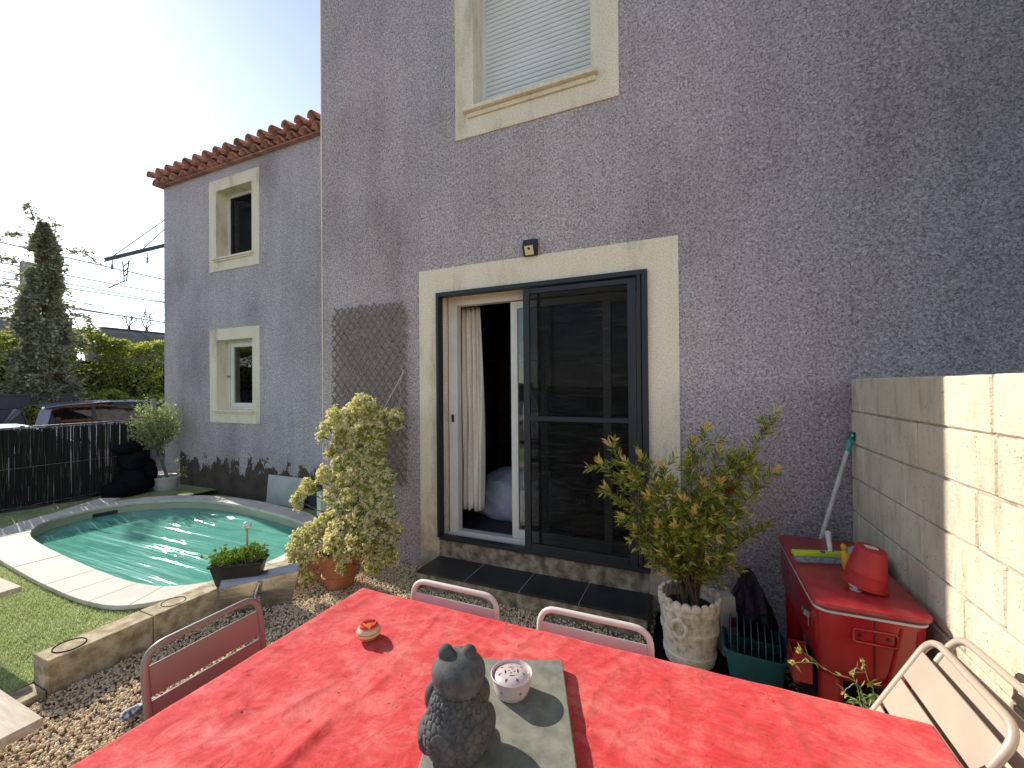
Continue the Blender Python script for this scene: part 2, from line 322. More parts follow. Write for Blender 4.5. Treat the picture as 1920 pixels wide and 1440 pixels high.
MAT['weed'] = leaf_mat('weed_leaves', [(0.20, 0.28, 0.08), (0.35, 0.42, 0.18)], 0.6, 0.3)
MAT['weed_flower'] = leaf_mat('yellow_weed_flower', [(0.75, 0.62, 0.12), (0.80, 0.70, 0.3)], 0.6, 0.3)
MAT['brush_flower'] = leaf_mat('red_bottlebrush_flower', [(0.35, 0.02, 0.02), (0.5, 0.03, 0.02)], 0.6, 0.3)
MAT['lawn'] = pm('turf_backing', (0.34, 0.40, 0.18), (0.22, 0.28, 0.10), 5, 0.95, 0.8, 120, 0.01)

def glass_mat(name, tint=(0.9, 0.95, 0.95), refl=1.0):
    m, nt, N, L, P = new_mat(name); out = N['Material Output']; N.remove(P)
    t = N.new('ShaderNodeBsdfTransparent'); t.inputs[0].default_value = (*tint, 1)
    g = N.new('ShaderNodeBsdfGlossy'); g.inputs['Roughness'].default_value = 0.015
    fr = N.new('ShaderNodeFresnel'); fr.inputs[0].default_value = 1.6
    f = math_n(N, L, 'MULTIPLY', fr.outputs[0], refl, True)
    mx = N.new('ShaderNodeMixShader'); L.new(f, mx.inputs[0]); L.new(t.outputs[0], mx.inputs[1]); L.new(g.outputs[0], mx.inputs[2])
    L.new(mx.outputs[0], out.inputs[0]); return m
MAT['glass'] = glass_mat('window_glass', refl=1.5); MAT['car_glass'] = glass_mat('tinted_car_glass', (0.35, 0.39, 0.42), 1.3)

def mesh_screen():
    m, nt, N, L, P = new_mat('insect_screen_gauze'); out = N['Material Output']
    P.inputs['Roughness'].default_value = 0.7; P.inputs['Specular IOR Level'].default_value = 0.1
    t = N.new('ShaderNodeBsdfTransparent'); t.inputs[0].default_value = (1, 1, 1, 1)
    w = nz(N, L, mapping(N, L, pos(N), (1.2, 1, 14)), 3.0, 5, 0.6, 1.2)
    f = ramp(N, L, w, [(0.35, (0.52, 0.52, 0.52)), (0.7, (0.66, 0.66, 0.66))])
    mx = N.new('ShaderNodeMixShader'); L.new(f, mx.inputs[0]); L.new(P.outputs[0], mx.inputs[2]); L.new(t.outputs[0], mx.inputs[1])
    L.new(mx.outputs[0], out.inputs[0])
    bump(N, L, w, 0.5, 0.02, P)
    c = ramp(N, L, w, [(0.48, (0.006, 0.006, 0.006)), (0.70, (0.035, 0.034, 0.032))]); L.new(c, P.inputs['Base Color'])
    return m
MAT['gauze'] = mesh_screen()

def water_mat():
    m, nt, N, L, P = new_mat('milky_teal_water'); out = N['Material Output']
    v = pos(N)
    P.inputs['Roughness'].default_value = 0.6
    c = ramp(N, L, nz(N, L, mapping(N, L, v, (1, 2.2, 1)), 1.7, 4, 0.6, 0.8), [(0.35, (0.11, 0.43, 0.32)), (0.65, (0.19, 0.55, 0.42))])
    L.new(c, P.inputs['Base Color']); P.inputs['Specular IOR Level'].default_value = 0.0
    t = N.new('ShaderNodeBsdfTransparent'); t.inputs[0].default_value = (0.42, 0.82, 0.70, 1)
    body = N.new('ShaderNodeMixShader'); body.inputs[0].default_value = 0.80
    L.new(t.outputs[0], body.inputs[1]); L.new(P.outputs[0], body.inputs[2])
    g = N.new('ShaderNodeBsdfGlossy'); g.inputs['Roughness'].default_value = 0.045
    h1 = nz(N, L, mapping(N, L, v, (0.22, 4.4, 1)), 2.1, 3, 0.5, 0.12)
    b = N.new('ShaderNodeBump'); b.inputs['Strength'].default_value = 1.0; b.inputs['Distance'].default_value = 0.045; L.new(h1, b.inputs['Height'])
    L.new(b.outputs[0], g.inputs['Normal'])
    fr = N.new('ShaderNodeFresnel'); fr.inputs[0].default_value = 1.33; L.new(b.outputs[0], fr.inputs['Normal'])
    mx = N.new('ShaderNodeMixShader'); L.new(fr.outputs[0], mx.inputs[0]); L.new(body.outputs[0], mx.inputs[1]); L.new(g.outputs[0], mx.inputs[2])
    L.new(mx.outputs[0], out.inputs[0]); return m
MAT['water'] = water_mat()
MAT['liner'] = pm('beige_pool_liner', (0.46, 0.47, 0.32), (0.40, 0.41, 0.28), 3, 0.5)

def striped_mat():
    m, nt, N, L, P = new_mat('striped_glazed_pottery'); P.inputs['Roughness'].default_value = 0.2; P.inputs['Coat Weight'].default_value = 0.5
    sp = N.new('ShaderNodeSeparateXYZ'); L.new(objc(N), sp.inputs[0])
    s = math_n(N, L, 'ADD', math_n(N, L, 'MULTIPLY', sp.outputs[2], 17.5), math_n(N, L, 'MULTIPLY', nz(N, L, objc(N), 25, 2), 0.07))
    c = ramp(N, L, s, [(0.0, (0.5, 0.12, 0.03)), (0.2, (0.62, 0.42, 0.12)), (0.30, (0.30, 0.09, 0.03)), (0.36, (0.75, 0.55, 0.10)), (0.46, (0.70, 0.60, 0.42)), (0.53, (0.45, 0.14, 0.05)), (0.58, (0.72, 0.50, 0.20)), (0.70, (0.66, 0.55, 0.38)), (0.8, (0.62, 0.14, 0.03))])
    L.new(c, P.inputs['Base Color']); return m
MAT['striped'] = striped_mat()

# ------------------------------------------------------------------ mesh builder and tagging
ROOTLOC = {}
class MB:
    def __init__(s): s.v = []; s.f = []
    def add(s, vs, fs):
        o = len(s.v); s.v += [tuple(p) for p in vs]; s.f += [tuple(i + o for i in f) for f in fs]; return s
    def box(s, x0, x1, y0, y1, z0, z1):
        return s.add([(x0, y0, z0), (x1, y0, z0), (x1, y1, z0), (x0, y1, z0), (x0, y0, z1), (x1, y0, z1), (x1, y1, z1), (x0, y1, z1)],
                     [(0, 3, 2, 1), (4, 5, 6, 7), (0, 1, 5, 4), (1, 2, 6, 5), (2, 3, 7, 6), (3, 0, 4, 7)])
    def obox(s, c, ax, ay, az):
        c = Vector(c); ax = Vector(ax); ay = Vector(ay); az = Vector(az)
        vs = [c + ax * i + ay * j + az * k for k in (-1, 1) for i, j in ((-1, -1), (1, -1), (1, 1), (-1, 1))]
        return s.add(vs, [(0, 3, 2, 1), (4, 5, 6, 7), (0, 1, 5, 4), (1, 2, 6, 5), (2, 3, 7, 6), (3, 0, 4, 7)])
    def tube(s, pts, r, n=8, cap=True):
        pts = [Vector(p) for p in pts]; m = len(pts)
        rs = r if isinstance(r, (list, tuple)) else [r] * m
        o = len(s.v); prev = None
        for i, p in enumerate(pts):
            t = (pts[min(i + 1, m - 1)] - pts[max(i - 1, 0)]).normalized()
            if prev is None:
                a = Vector((0, 0, 1)) if abs(t.z) < 0.9 else Vector((1, 0, 0)); u = t.cross(a).normalized()
            else:
                u = (prev - t * prev.dot(t)).normalized()
            prev = u; w = t.cross(u)
            for k in range(n):
                an = 2 * PI * k / n; q = p + (u * math.cos(an) + w * math.sin(an)) * rs[i]; s.v.append(tuple(q))
        for i in range(m - 1):
            for k in range(n):
                s.f.append((o + i * n + k, o + i * n + (k + 1) % n, o + (i + 1) * n + (k + 1) % n, o + (i + 1) * n + k))
        if cap: s.f.append(tuple(o + k for k in range(n))[::-1]); s.f.append(tuple(o + (m - 1) * n + k for k in range(n)))
        return s
    def lathe(s, prof, c=(0, 0, 0), n=32, mod=None):
        o = len(s.v); m = len(prof)
        for (r, z) in prof:
            for k in range(n):
                a = 2 * PI * k / n; rr = r * (mod(a, z) if mod else 1)
                s.v.append((c[0] + rr * math.cos(a), c[1] + rr * math.sin(a), c[2] + z))
        for i in range(m - 1):
            for k in range(n):
                s.f.append((o + i * n + k, o + i * n + (k + 1) % n, o + (i + 1) * n + (k + 1) % n, o + (i + 1) * n + k))
        if prof[0][0] > 1e-4: s.f.append(tuple(o + k for k in range(n))[::-1])
        if prof[-1][0] > 1e-4: s.f.append(tuple(o + (m - 1) * n + k for k in range(n)))
        return s
    def ball(s, c, r, n=16, m=10, sc=(1, 1, 1)):
        o = len(s.v)
        for i in range(m + 1):
            th = PI * i / m
            for k in range(n):
                a = 2 * PI * k / n
                s.v.append((c[0] + r * sc[0] * math.sin(th) * math.cos(a), c[1] + r * sc[1] * math.sin(th) * math.sin(a), c[2] - r * sc[2] * math.cos(th)))
        for i in range(m):
            for k in range(n):
                s.f.append((o + i * n + k, o + i * n + (k + 1) % n, o + (i + 1) * n + (k + 1) % n, o + (i + 1) * n + k))
        return s
    def prism(s, poly, z0, z1):
        n = len(poly); o = len(s.v)
        s.v += [(p[0], p[1], z0) for p in poly] + [(p[0], p[1], z1) for p in poly]
        s.f.append(tuple(o + i for i in range(n))[::-1]); s.f.append(tuple(o + n + i for i in range(n)))
        for i in range(n): s.f.append((o + i, o + (i + 1) % n, o + n + (i + 1) % n, o + n + i))
        return s
    def mesh(s, name, m, smooth=False):
        me = bpy.data.meshes.new(name); me.from_pydata(s.v, [], s.f)
        if m: me.materials.append(m)
        if smooth: me.polygons.foreach_set('use_smooth', [True] * len(me.polygons))
        me.update(); return me
    def build(s, name, m, parent=None, smooth=False, bev=0, label=None, kind=None):
        o = bpy.data.objects.new(name, s.mesh(name, m, smooth)); return fin(o, parent, bev, label, kind, smooth)
def fin(o, parent=None, bev=0, label=None, kind=None, smooth=False):
    COL.objects.link(o)
    if parent is not None:
        o.parent = parent
        l = ROOTLOC.get(parent.name)
        if l is not None and not parent.get('_local'): o.matrix_parent_inverse = Matrix.Translation(-l)
    if bev:
        b = o.modifiers.new('bevel', 'BEVEL'); b.width = bev; b.segments = 2; b.limit_method = 'ANGLE'; b.angle_limit = math.radians(35)
    if smooth and bev == 0: autosmooth(o)
    if label: o['label'] = label
    if kind: o['kind'] = kind
    return o
def autosmooth(o, deg=38):
    me = o.data
    import bmesh
    bm = bmesh.new(); bm.from_mesh(me); a = math.radians(deg)
    for e in bm.edges:
        if len(e.link_faces) == 2 and e.calc_face_angle(0) > a: e.smooth = False
    bm.to_mesh(me); bm.free()
def tag(o, label=None, cat=None, group=None, kind=None):
    if label: o['label'] = label
    if cat: o['category'] = cat
    if group: o['group'] = group
    if kind: o['kind'] = kind
    return o
def thing(name, label, cat, loc=(0, 0, 0), group=None):
    o = bpy.data.objects.new(name, None); COL.objects.link(o); o.location = loc
    o.empty_display_size = 0.1; ROOTLOC[o.name] = Vector(loc)
    return tag(o, label, cat, group)
def inst(me, name, parent, loc=(0, 0, 0), rot=(0, 0, 0), sc=(1, 1, 1), label=None, kind=None):
    o = bpy.data.objects.new(name, me); o.location = loc; o.rotation_euler = rot; o.scale = sc
    return fin(o, parent, 0, label, kind)
def tris_obj(name, V, Fc, m, parent=None, kind='stuff', smooth=False):
    V = np.asarray(V, dtype=np.float32); Fc = np.asarray(Fc, dtype=np.int32)
    me = bpy.data.meshes.new(name); k = Fc.shape[1]
    me.vertices.add(len(V)); me.vertices.foreach_set('co', V.ravel())
    me.loops.add(Fc.size); me.loops.foreach_set('vertex_index', Fc.ravel())
    me.polygons.add(len(Fc)); me.polygons.foreach_set('loop_start', np.arange(0, Fc.size, k, dtype=np.int32))
    try: me.polygons.foreach_set('loop_total', np.full(len(Fc), k, dtype=np.int32))
    except Exception: pass
    me.materials.append(m); me.update(calc_edges=True); me.validate()
    if smooth: me.polygons.foreach_set('use_smooth', [True] * len(me.polygons))
    o = bpy.data.objects.new(name, me); return fin(o, parent, 0, None, kind)
def leaves(P, D, length, width, m, name='leaves', parent=None, fold=0.25, var=0.3, kind='stuff', up=None):
    """folded diamond leaves at P (n,3) along D (n,3)"""
    P = np.asarray(P, float); D = np.asarray(D, float); n = len(P)
    D = D / (np.linalg.norm(D, axis=1, keepdims=True) + 1e-9)
    A = rng.normal(size=(n, 3)) if up is None else np.tile(up, (n, 1)) + rng.normal(size=(n, 3)) * 0.4
    S = np.cross(D, A); S /= (np.linalg.norm(S, axis=1, keepdims=True) + 1e-9); U = np.cross(S, D)
    l = (length * (1 + var * rng.uniform(-1, 1, n)))[:, None]; w = (width * (1 + var * rng.uniform(-1, 1, n)))[:, None]
    a = P; b = P + D * l * 0.45 + S * w * 0.5 + U * w * fold; c = P + D * l; d = P + D * l * 0.45 - S * w * 0.5 + U * w * fold
    V = np.stack([a, b, c, d], 1).reshape(-1, 3); i = np.arange(n)[:, None] * 4
    Fc = np.concatenate([i + [0, 1, 2], i + [0, 2, 3]], 1).reshape(-1, 3)
    return tris_obj(name, V, Fc, m, parent, kind)
def rdir(n): d = rng.normal(size=(n, 3)); return d / np.linalg.norm(d, axis=1, keepdims=True)
def catmull(pts, per=8, closed=False):
    P = [np.array(p, float) for p in pts]; n = len(P); out = []
    for i in range(n if closed else n - 1):
        g = (lambda k: P[k % n]) if closed else (lambda k: P[max(0, min(n - 1, k))])
        p0, p1, p2, p3 = g(i - 1), g(i), g(i + 1), g(i + 2)
        for j in range(per):
            t = j / per
            out.append(0.5 * ((2 * p1) + (-p0 + p2) * t + (2 * p0 - 5 * p1 + 4 * p2 - p3) * t * t + (-p0 + 3 * p1 - 3 * p2 + p3) * t ** 3))
    if not closed: out.append(P[-1])
    return out
def copy_tree(o, parent=None):
    c = o.copy(); COL.objects.link(c)
    if parent is not None: c.parent = parent
    for ch in list(o.children): copy_tree(ch, c)
    return c

# ------------------------------------------------------------------ ground and street
GZ = -0.22
g = MB()
xs = [-600, -60, -30, -8.28, -8.1, 1.1, 60, 600]
g.add([(-600, -600, GZ), (600, -600, GZ), (600, 900, GZ), (-600, 900, GZ)], [(0, 1, 2, 3)])
tag(g.build('ground', MAT['earth']), kind='structure')
tag(MB().add([(-16.3, -60, GZ + .004), (-8.6, -60, GZ + .004), (-8.6, 80, GZ + .004), (-16.3, 80, GZ + .004)], [(0, 1, 2, 3)]).build('street', MAT['asphalt']), kind='structure')
tag(MB().box(-9.4, -8.05, -30, 40, GZ - .1, GZ + .12).build('pavement', MAT['pave'], bev=.01), kind='structure')
tag(MB().box(-60, -24, -60, 120, GZ - .1, 2.1).build('railway_embankment', MAT['earth']), kind='structure')
# gravel yard: a bed, with real stones spread over the part in view
gv = MB()
gx = np.linspace(-3.18, 1.2, 30); gy = np.linspace(-6.5, 0.0, 40)
for j, y in enumerate(gy):
    for i, x in enumerate(gx): gv.v.append((x, y, 0.006 * mnoise.noise(Vector((x * 2.2, y * 2.2, 0))) - 0.012))
for j in range(39):
    for i in range(29): a = j * 30 + i; gv.f.append((a, a + 1, a + 31, a + 30))
tag(gv.build('gravel_yard', MAT['gravel'], smooth=True), kind='structure')
t_ = (1 + 5 ** 0.5) / 2
ICO_V = np.array([(-1, t_, 0), (1, t_, 0), (-1, -t_, 0), (1, -t_, 0), (0, -1, t_), (0, 1, t_), (0, -1, -t_), (0, 1, -t_), (t_, 0, -1), (t_, 0, 1), (-t_, 0, -1), (-t_, 0, 1)]) / 1.9
ICO_F = np.array([(0, 11, 5), (0, 5, 1), (0, 1, 7), (0, 7, 10), (0, 10, 11), (1, 5, 9), (5, 11, 4), (11, 10, 2), (10, 7, 6), (7, 1, 8), (3, 9, 4), (3, 4, 2), (3, 2, 6), (3, 6, 8), (3, 8, 9), (4, 9, 5), (2, 4, 11), (6, 2, 10), (8, 6, 7), (9, 8, 1)])
def stones(P, size, name, m):
    n = len(P); q = rng.normal(size=(n, 4)); q /= np.linalg.norm(q, axis=1, keepdims=True)
    w, x, y, z = q.T
    R = np.stack([1 - 2 * (y * y + z * z), 2 * (x * y - z * w), 2 * (x * z + y * w), 2 * (x * y + z * w), 1 - 2 * (x * x + z * z), 2 * (y * z - x * w), 2 * (x * z - y * w), 2 * (y * z + x * w), 1 - 2 * (x * x + y * y)], 1).reshape(n, 3, 3)
    sc = np.stack([rng.uniform(.6, 1.25, n), rng.uniform(.5, .95, n), rng.uniform(.4, .75, n)], 1) * (size * rng.uniform(.6, 1.35, n))[:, None]
    Vv = ICO_V[None] * (1 + rng.uniform(-.14, .14, (n, 12, 1))) * sc[:, None, :]
    Vv = np.einsum('nij,nkj->nki', R, Vv) + P[:, None, :]
    Ff = ICO_F[None] + (np.arange(n) * 12)[:, None, None]
    return tris_obj(name, Vv.reshape(-1, 3), Ff.reshape(-1, 3), m)
def gravel_pts(n, x0, x1, y0, y1):
    P = np.stack([rng.uniform(x0, x1, n), rng.uniform(y0, y1, n), rng.uniform(-.008, .003, n)], 1)
    keep = ~((P[:, 0] > -2.12) & (P[:, 0] < -.28) & (P[:, 1] > -.34)); return P[keep]
P1 = gravel_pts(44000, -3.15, -1.0, -3.2, -.02); P2 = gravel_pts(9000, -1.0, .85, -2.0, -.02)
tag(stones(np.concatenate([P1, P2]), .0092, 'gravel', MAT['pebble']), 'loose beige and brown gravel covering the yard round the table', 'gravel', kind='stuff')

# lawn of artificial turf
def lawn_z(x, y):
    t = min(1, max(0, (y + 2.15) / .42)); return .03 + .10 * t * t * (3 - 2 * t) if y < -1.0 else .13 if x > -6.9 else .06
lw = MB(); lx = np.linspace(-9.0 + 1.05, -3.32, 60); ly = np.linspace(-6.5, -1.52, 60)
for y in ly:
    for x in lx: lw.v.append((x, y, lawn_z(x, y) + .006 * mnoise.noise(Vector((x * 1.5, y * 1.5, 3)))))
for j in range(59):
    for i in range(59): a = j * 60 + i; lw.f.append((a, a + 1, a + 61, a + 60))
o = len(lw.v); lw.add([(-7.95, -1.52, .12), (-6.85, -1.52, .12), (-6.85, 1.0, .05), (-7.95, 1.0, .05)], [(0, 1, 2, 3)])
lw.add([(-7.95, .3, -.02), (-3.2, .3, -.02), (-3.2, 1.0, -.03), (-7.95, 1.0, -.03)], [(0, 1, 2, 3)])
tag(lw.build('lawn', MAT['lawn'], smooth=True), kind='structure')
n = 120000
gp = np.stack([rng.uniform(-6.6, -3.33, n), rng.uniform(-3.3, -1.55, n), np.zeros(n)], 1)
gp2 = np.stack([rng.uniform(-7.95, -6.6, 9000), rng.uniform(-2.5, .2, 9000), np.zeros(9000)], 1)
gp = np.concatenate([gp, gp2])
gp[:, 2] = [lawn_z(x, y) for x, y, _ in gp]
m_ = len(gp); d = np.stack([rng.normal(0, .45, m_) + .15, rng.normal(0, .45, m_) - .1, np.ones(m_)], 1); d /= np.linalg.norm(d, axis=1, keepdims=True)
s = rdir(m_) * [1, 1, .1] * .0022
h = rng.uniform(.012, .026, m_)[:, None]
V = np.stack([gp - s, gp + s, gp + d * h], 1).reshape(-1, 3); Fc = np.arange(m_ * 3).reshape(-1, 3)
tag(tris_obj('grass', V, Fc, MAT['grass']), 'short bright green artificial turf beside the pool', 'grass', kind='stuff')

# ------------------------------------------------------------------ house
house = thing('house', 'lilac-grey roughcast house with cream window surrounds and a sliding patio door', 'house', (-1.2, 0, 0))
def holed_wall(mb, x0, x1, z0, z1, holes, Y, depth=.24):
    xs = sorted({x0, x1, *[h[0] for h in holes], *[h[1] for h in holes]}); zs = sorted({z0, z1, *[h[2] for h in holes], *[h[3] for h in holes]})
    idx = {}
    for i, x in enumerate(xs):
        for k, z in enumerate(zs): idx[i, k] = len(mb.v); mb.v.append((x, Y, z))
    for i in range(len(xs) - 1):
        for k in range(len(zs) - 1):
            cx, cz = (xs[i] + xs[i + 1]) / 2, (zs[k] + zs[k + 1]) / 2
            if any(h[0] < cx < h[1] and h[2] < cz < h[3] for h in holes): continue
            mb.f.append((idx[i, k], idx[i + 1, k], idx[i + 1, k + 1], idx[i, k + 1]))
def reveal(mb, h, Y, depth):
    x0, x1, z0, z1 = h; a = len(mb.v)
    for y in (Y, Y + depth): mb.v += [(x0, y, z0), (x1, y, z0), (x1, y, z1), (x0, y, z1)]
    for i in range(4): j = (i + 1) % 4; mb.f.append((a + i, a + 4 + i, a + 4 + j, a + j))
DOOR = (-2.09, -.31, .27, 2.455); UPW = (-1.715, -.70, 4.0, 5.32)
WL = (-6.86, -6.02, 1.30, 2.38); WU = (-6.86, -6.02, 3.66, 4.72)
w = MB(); holed_wall(w, -3.49, .871, -.1, 7.4, [DOOR, UPW], 0)
w.add([(-3.49, 0, -.1), (-3.49, 0, 7.4), (-3.49, 8, 7.4), (-3.49, 8, -.1)], [(0, 1, 2, 3)])
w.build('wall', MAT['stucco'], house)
w = MB(); holed_wall(w, .872, 7, -.1, 7.4, [], 0.004)
w.add([(7, 0, -.1), (7, 8, -.1), (7, 8, 7.4), (7, 0, 7.4)], [(0, 1, 2, 3)]).add([(-3.49, 8, -.1), (-3.49, 8, 7.4), (7, 8, 7.4), (7, 8, -.1)], [(0, 1, 2, 3)])
w.add([(-3.6, -.1, 7.41), (7, -.1, 7.41), (7, 8.1, 7.41), (-3.6, 8.1, 7.41)], [(0, 1, 2, 3)])
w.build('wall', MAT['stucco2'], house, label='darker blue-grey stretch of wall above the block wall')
w = MB(); holed_wall(w, -8.28, -3.49, -.1, 5.06, [WL, WU], 1.0)
w.add([(-8.28, 1, -.1), (-8.28, 1, 5.06), (-8.28, 8, 5.06), (-8.28, 8, -.1)], [(0, 1, 2, 3)]).add([(-8.28, 8, -.1), (-8.28, 8, 5.06), (-3.49, 8, 5.06), (-3.49, 8, -.1)], [(0, 1, 2, 3)])
w.build('wing_wall', MAT['stucco_wing'], house, label='set-back wing wall with dark damp patches near the ground')
MB().tube([(-3.495, -.004, -.05), (-3.495, -.004, 7.4)], .006, 6).build('corner_bead', MAT['cream'], house)
# surrounds
def surround(parent, out, inn, Y, t=.012, m='cream'):
    mb = MB(); X0, X1, Z0, Z1 = out; x0, x1, z0, z1 = inn
    holed_wall(mb, X0, X1, Z0, Z1, [inn], Y - t)
    a = len(mb.v)
    for y in (Y - t, Y + .001): mb.v += [(X0, y, Z0), (X1, y, Z0), (X1, y, Z1), (X0, y, Z1)]
    for i in range(4): j = (i + 1) % 4; mb.f.append((a + i, a + j, a + 4 + j, a + 4 + i))
    reveal(mb, inn, Y - t, .26)
    return mb.build('surround', MAT[m], parent)
surround(house, (-2.289, -.098, -.05, 2.67), DOOR, 0)
# upper window with its roller shutter
win = MB().add(*(lambda a, b, c, d: ([(x, y, z) for y in (.15, .20) for x, z in ((-1.715, 4.0), (-.70, 4.0), (-.70, 5.32), (-1.715, 5.32), (-1.68, 4.006), (-.735, 4.006), (-.735, 5.28), (-1.68, 5.28))], [f for i in range(4) for j in [(i + 1) % 4] for f in ((i, j, 4 + j, 4 + i), (8 + i, 12 + i, 12 + j, 8 + j), (4 + i, 4 + j, 12 + j, 12 + i), (i, 8 + i, 8 + j, j))]))(0, 0, 0, 0)).build('window', MAT['white_pvc'], house, bev=.003, label='large upper window closed by a white roller shutter')
surround(win, (-1.893, -.493, 3.766, 5.55), UPW, 0)
MB().box(-1.80, -.64, -.065, .16, 3.965, 4.0).box(-1.775, -.66, -.030, -.012, 3.925, 3.965).build('sill', MAT['cream'], win, bev=.006)
slat = MB()
prof = [(.004, 0), (-.005, .003), (-.009, .012), (-.010, .024), (-.005, .0345), (.004, .0355)]
for i, x in enumerate((-.474, .474)): slat.v += [(x, y, z) for y, z in prof]
n_ = len(prof)
for i in range(n_ - 1): slat.f.append((i, i + n_, i + 1 + n_, i + 1))
sm = slat.mesh('slat', MAT['shutter'], False)
for i in range(32): inst(sm, 'slat', win, (-1.2075, .185, 4.012 + i * .0405))
MB().box(-1.69, -.72, .20, .21, 4.0, 5.3).build('shutter_back', MAT['anthracite'], win)
# wing windows
def wing_window(h, upper):
    x0, x1, z0, z1 = h
    fr = MB(); f = .045
    fr.box(x0, x0 + f, 1.17, 1.23, z0, z1).box(x1 - f, x1, 1.17, 1.23, z0, z1).box(x0 + f, x1 - f, 1.17, 1.23, z1 - f, z1).box(x0 + f, x1 - f, 1.17, 1.23, z0, z0 + f)
    win = fr.build('window', MAT['white_pvc'], house, bev=.003, label='upper wing window, open onto a dark room' if upper else 'lower wing window with white sash and dark glass')
    surround(win, (-7.03, -5.86, z0 - .20, z1 + .175), h, 1.0)
    MB().box(x0 - .05, x1 + .05, .945, 1.16, z0 - .03, z0 + .002).box(x0 - .03, x1 + .03, .965, .988, z0 - .055, z0 - .03).build('sill', MAT['cream'], win, bev=.005)
    if not upper:
        s_ = MB(); a, b, c, d_ = x0 + .09, x1 - .03, z0 + .04, z1 - .04; t = .06
        s_.box(a, a + t, 1.15, 1.20, c, d_).box(b - t, b, 1.15, 1.20, c, d_).box(a + t, b - t, 1.15, 1.20, d_ - t, d_).box(a + t, b - t, 1.15, 1.20, c, c + t)
        sa = s_.build('sash', MAT['white_pvc'], win, bev=.004)
        MB().box(a + t, b - t, 1.172, 1.178, c + t, d_ - t).build('pane', MAT['glass'], win)
        MB().box(x0 + .03, x0 + .05, 1.13, 1.165, z0 + .5, z0 + .53).build('latch', MAT['galva'], win)
    else:
        c = Vector((x0 + .06, 1.24, 0)); dr = Vector((.62, .78, 0)).normalized(); nn = Vector((-dr.y, dr.x, 0)) * .02; L_ = .66
        s_ = MB()
        for a, b, zc, hz in ((.03, .03, (z0 + z1) / 2, (z1 - z0) / 2 - .05), (L_ - .03, .03, (z0 + z1) / 2, (z1 - z0) / 2 - .05)):
            s_.obox(c + dr * a + Vector((0, 0, zc)), dr * b, nn, Vector((0, 0, hz)))
        for zc in (z0 + .08, z1 - .08): s_.obox(c + dr * L_ / 2 + Vector((0, 0, zc)), dr * (L_ / 2 - .06), nn, Vector((0, 0, .03)))
        s_.build('sash', MAT['white_pvc'], win, bev=.003)
        MB().obox(c + dr * L_ / 2 + Vector((0, 0, (z0 + z1) / 2)), dr * (L_ / 2 - .06), nn * .2, Vector((0, 0, (z1 - z0) / 2 - .11))).build('pane', MAT['glass'], win)
        MB().box(x0 + f, x1 - f, 1.19, 1.196, z0 + f, z1 - f).build('screen', MAT['gauze'], win)
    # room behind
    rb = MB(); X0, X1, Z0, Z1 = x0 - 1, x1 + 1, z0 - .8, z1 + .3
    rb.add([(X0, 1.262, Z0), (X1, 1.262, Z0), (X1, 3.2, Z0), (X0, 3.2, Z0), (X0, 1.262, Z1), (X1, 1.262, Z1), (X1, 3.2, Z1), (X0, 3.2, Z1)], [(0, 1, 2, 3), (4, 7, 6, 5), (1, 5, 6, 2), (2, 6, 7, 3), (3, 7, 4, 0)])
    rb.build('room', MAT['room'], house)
wing_window(WL, False); wing_window(WU, True)
# roof of the wing: genoise row, eaves tiles
roof = MB()
ez = 5.10
roof.add([(-8.36, .90, ez + .08), (-3.5, .90, ez + .08), (-3.5, 6, ez + 1.05), (-8.36, 6, ez + 1.05)], [(0, 1, 2, 3)])
roof.add([(-8.36, .90, ez + .03), (-3.5, .90, ez + .03), (-3.5, 1.1, ez + .03), (-8.36, 1.1, ez + .03)], [(0, 3, 2, 1)])
roof.box(-8.28, -3.5, .93, 1.02, 5.055, 5.075)
rf = roof.build('roof', MAT['tile'], house)
def half_tube(r0, r1, L_, th, n=9, up=True):
    mb = MB()
    for (y, r) in ((0, r0), (L_, r1)):
        for rr in (r, r - th):
            for k in range(n): a = PI * k / (n - 1); mb.v.append((rr * math.cos(a), y, rr * math.sin(a) * (1 if up else -1)))
    A, B, C_, D_ = 0, n, 2 * n, 3 * n
    for k in range(n - 1):
        mb.f += [(A + k, A + k + 1, C_ + k + 1, C_ + k), (B + k, D_ + k, D_ + k + 1, B + k + 1), (A + k, B + k, B + k + 1, A + k + 1), (C_ + k, C_ + k + 1, D_ + k + 1, D_ + k)]
    for k in (0, n - 1): mb.f.append((A + k, C_ + k, D_ + k, B + k))
    return mb
tm = half_tube(.076, .064, .46, .012).mesh('roof_tile', MAT['tile'], True)
tc = half_tube(.076, .064, .46, .012, up=False).mesh('channel_tile', MAT['tile'], True)
gm = half_tube(.084, .074, .30, .013).mesh('genoise_tile', MAT['tile'], True)
nt_ = 20; pitch = (8.30 - 3.58) / (nt_ - 1)
for i in range(nt_):
    x = -8.30 + i * pitch
    inst(gm, 'eaves_tile', rf, (x + .02, .87 + rnd.uniform(-.012, .012), 5.072), (0, 0, rnd.uniform(-.03, .03)))
    for r in range(5):
        j = rnd.uniform(-.03, .03)
        inst(tm, 'roof_tile', rf, (x + rnd.uniform(-.008, .008), .80 + r * .40, ez + .085 + r * .080), (math.radians(10.5), 0, j))
        if i < nt_ - 1 and r < 3: inst(tc, 'channel_tile', rf, (x + pitch / 2, .83 + r * .40, ez + .120 + r * .078), (math.radians(10.5), 0, -j))
# verge tiles running up the left edge
MB().box(-8.40, -8.28, .90, 6, ez - .02, ez + .07).build('verge', MAT['tile'], house)

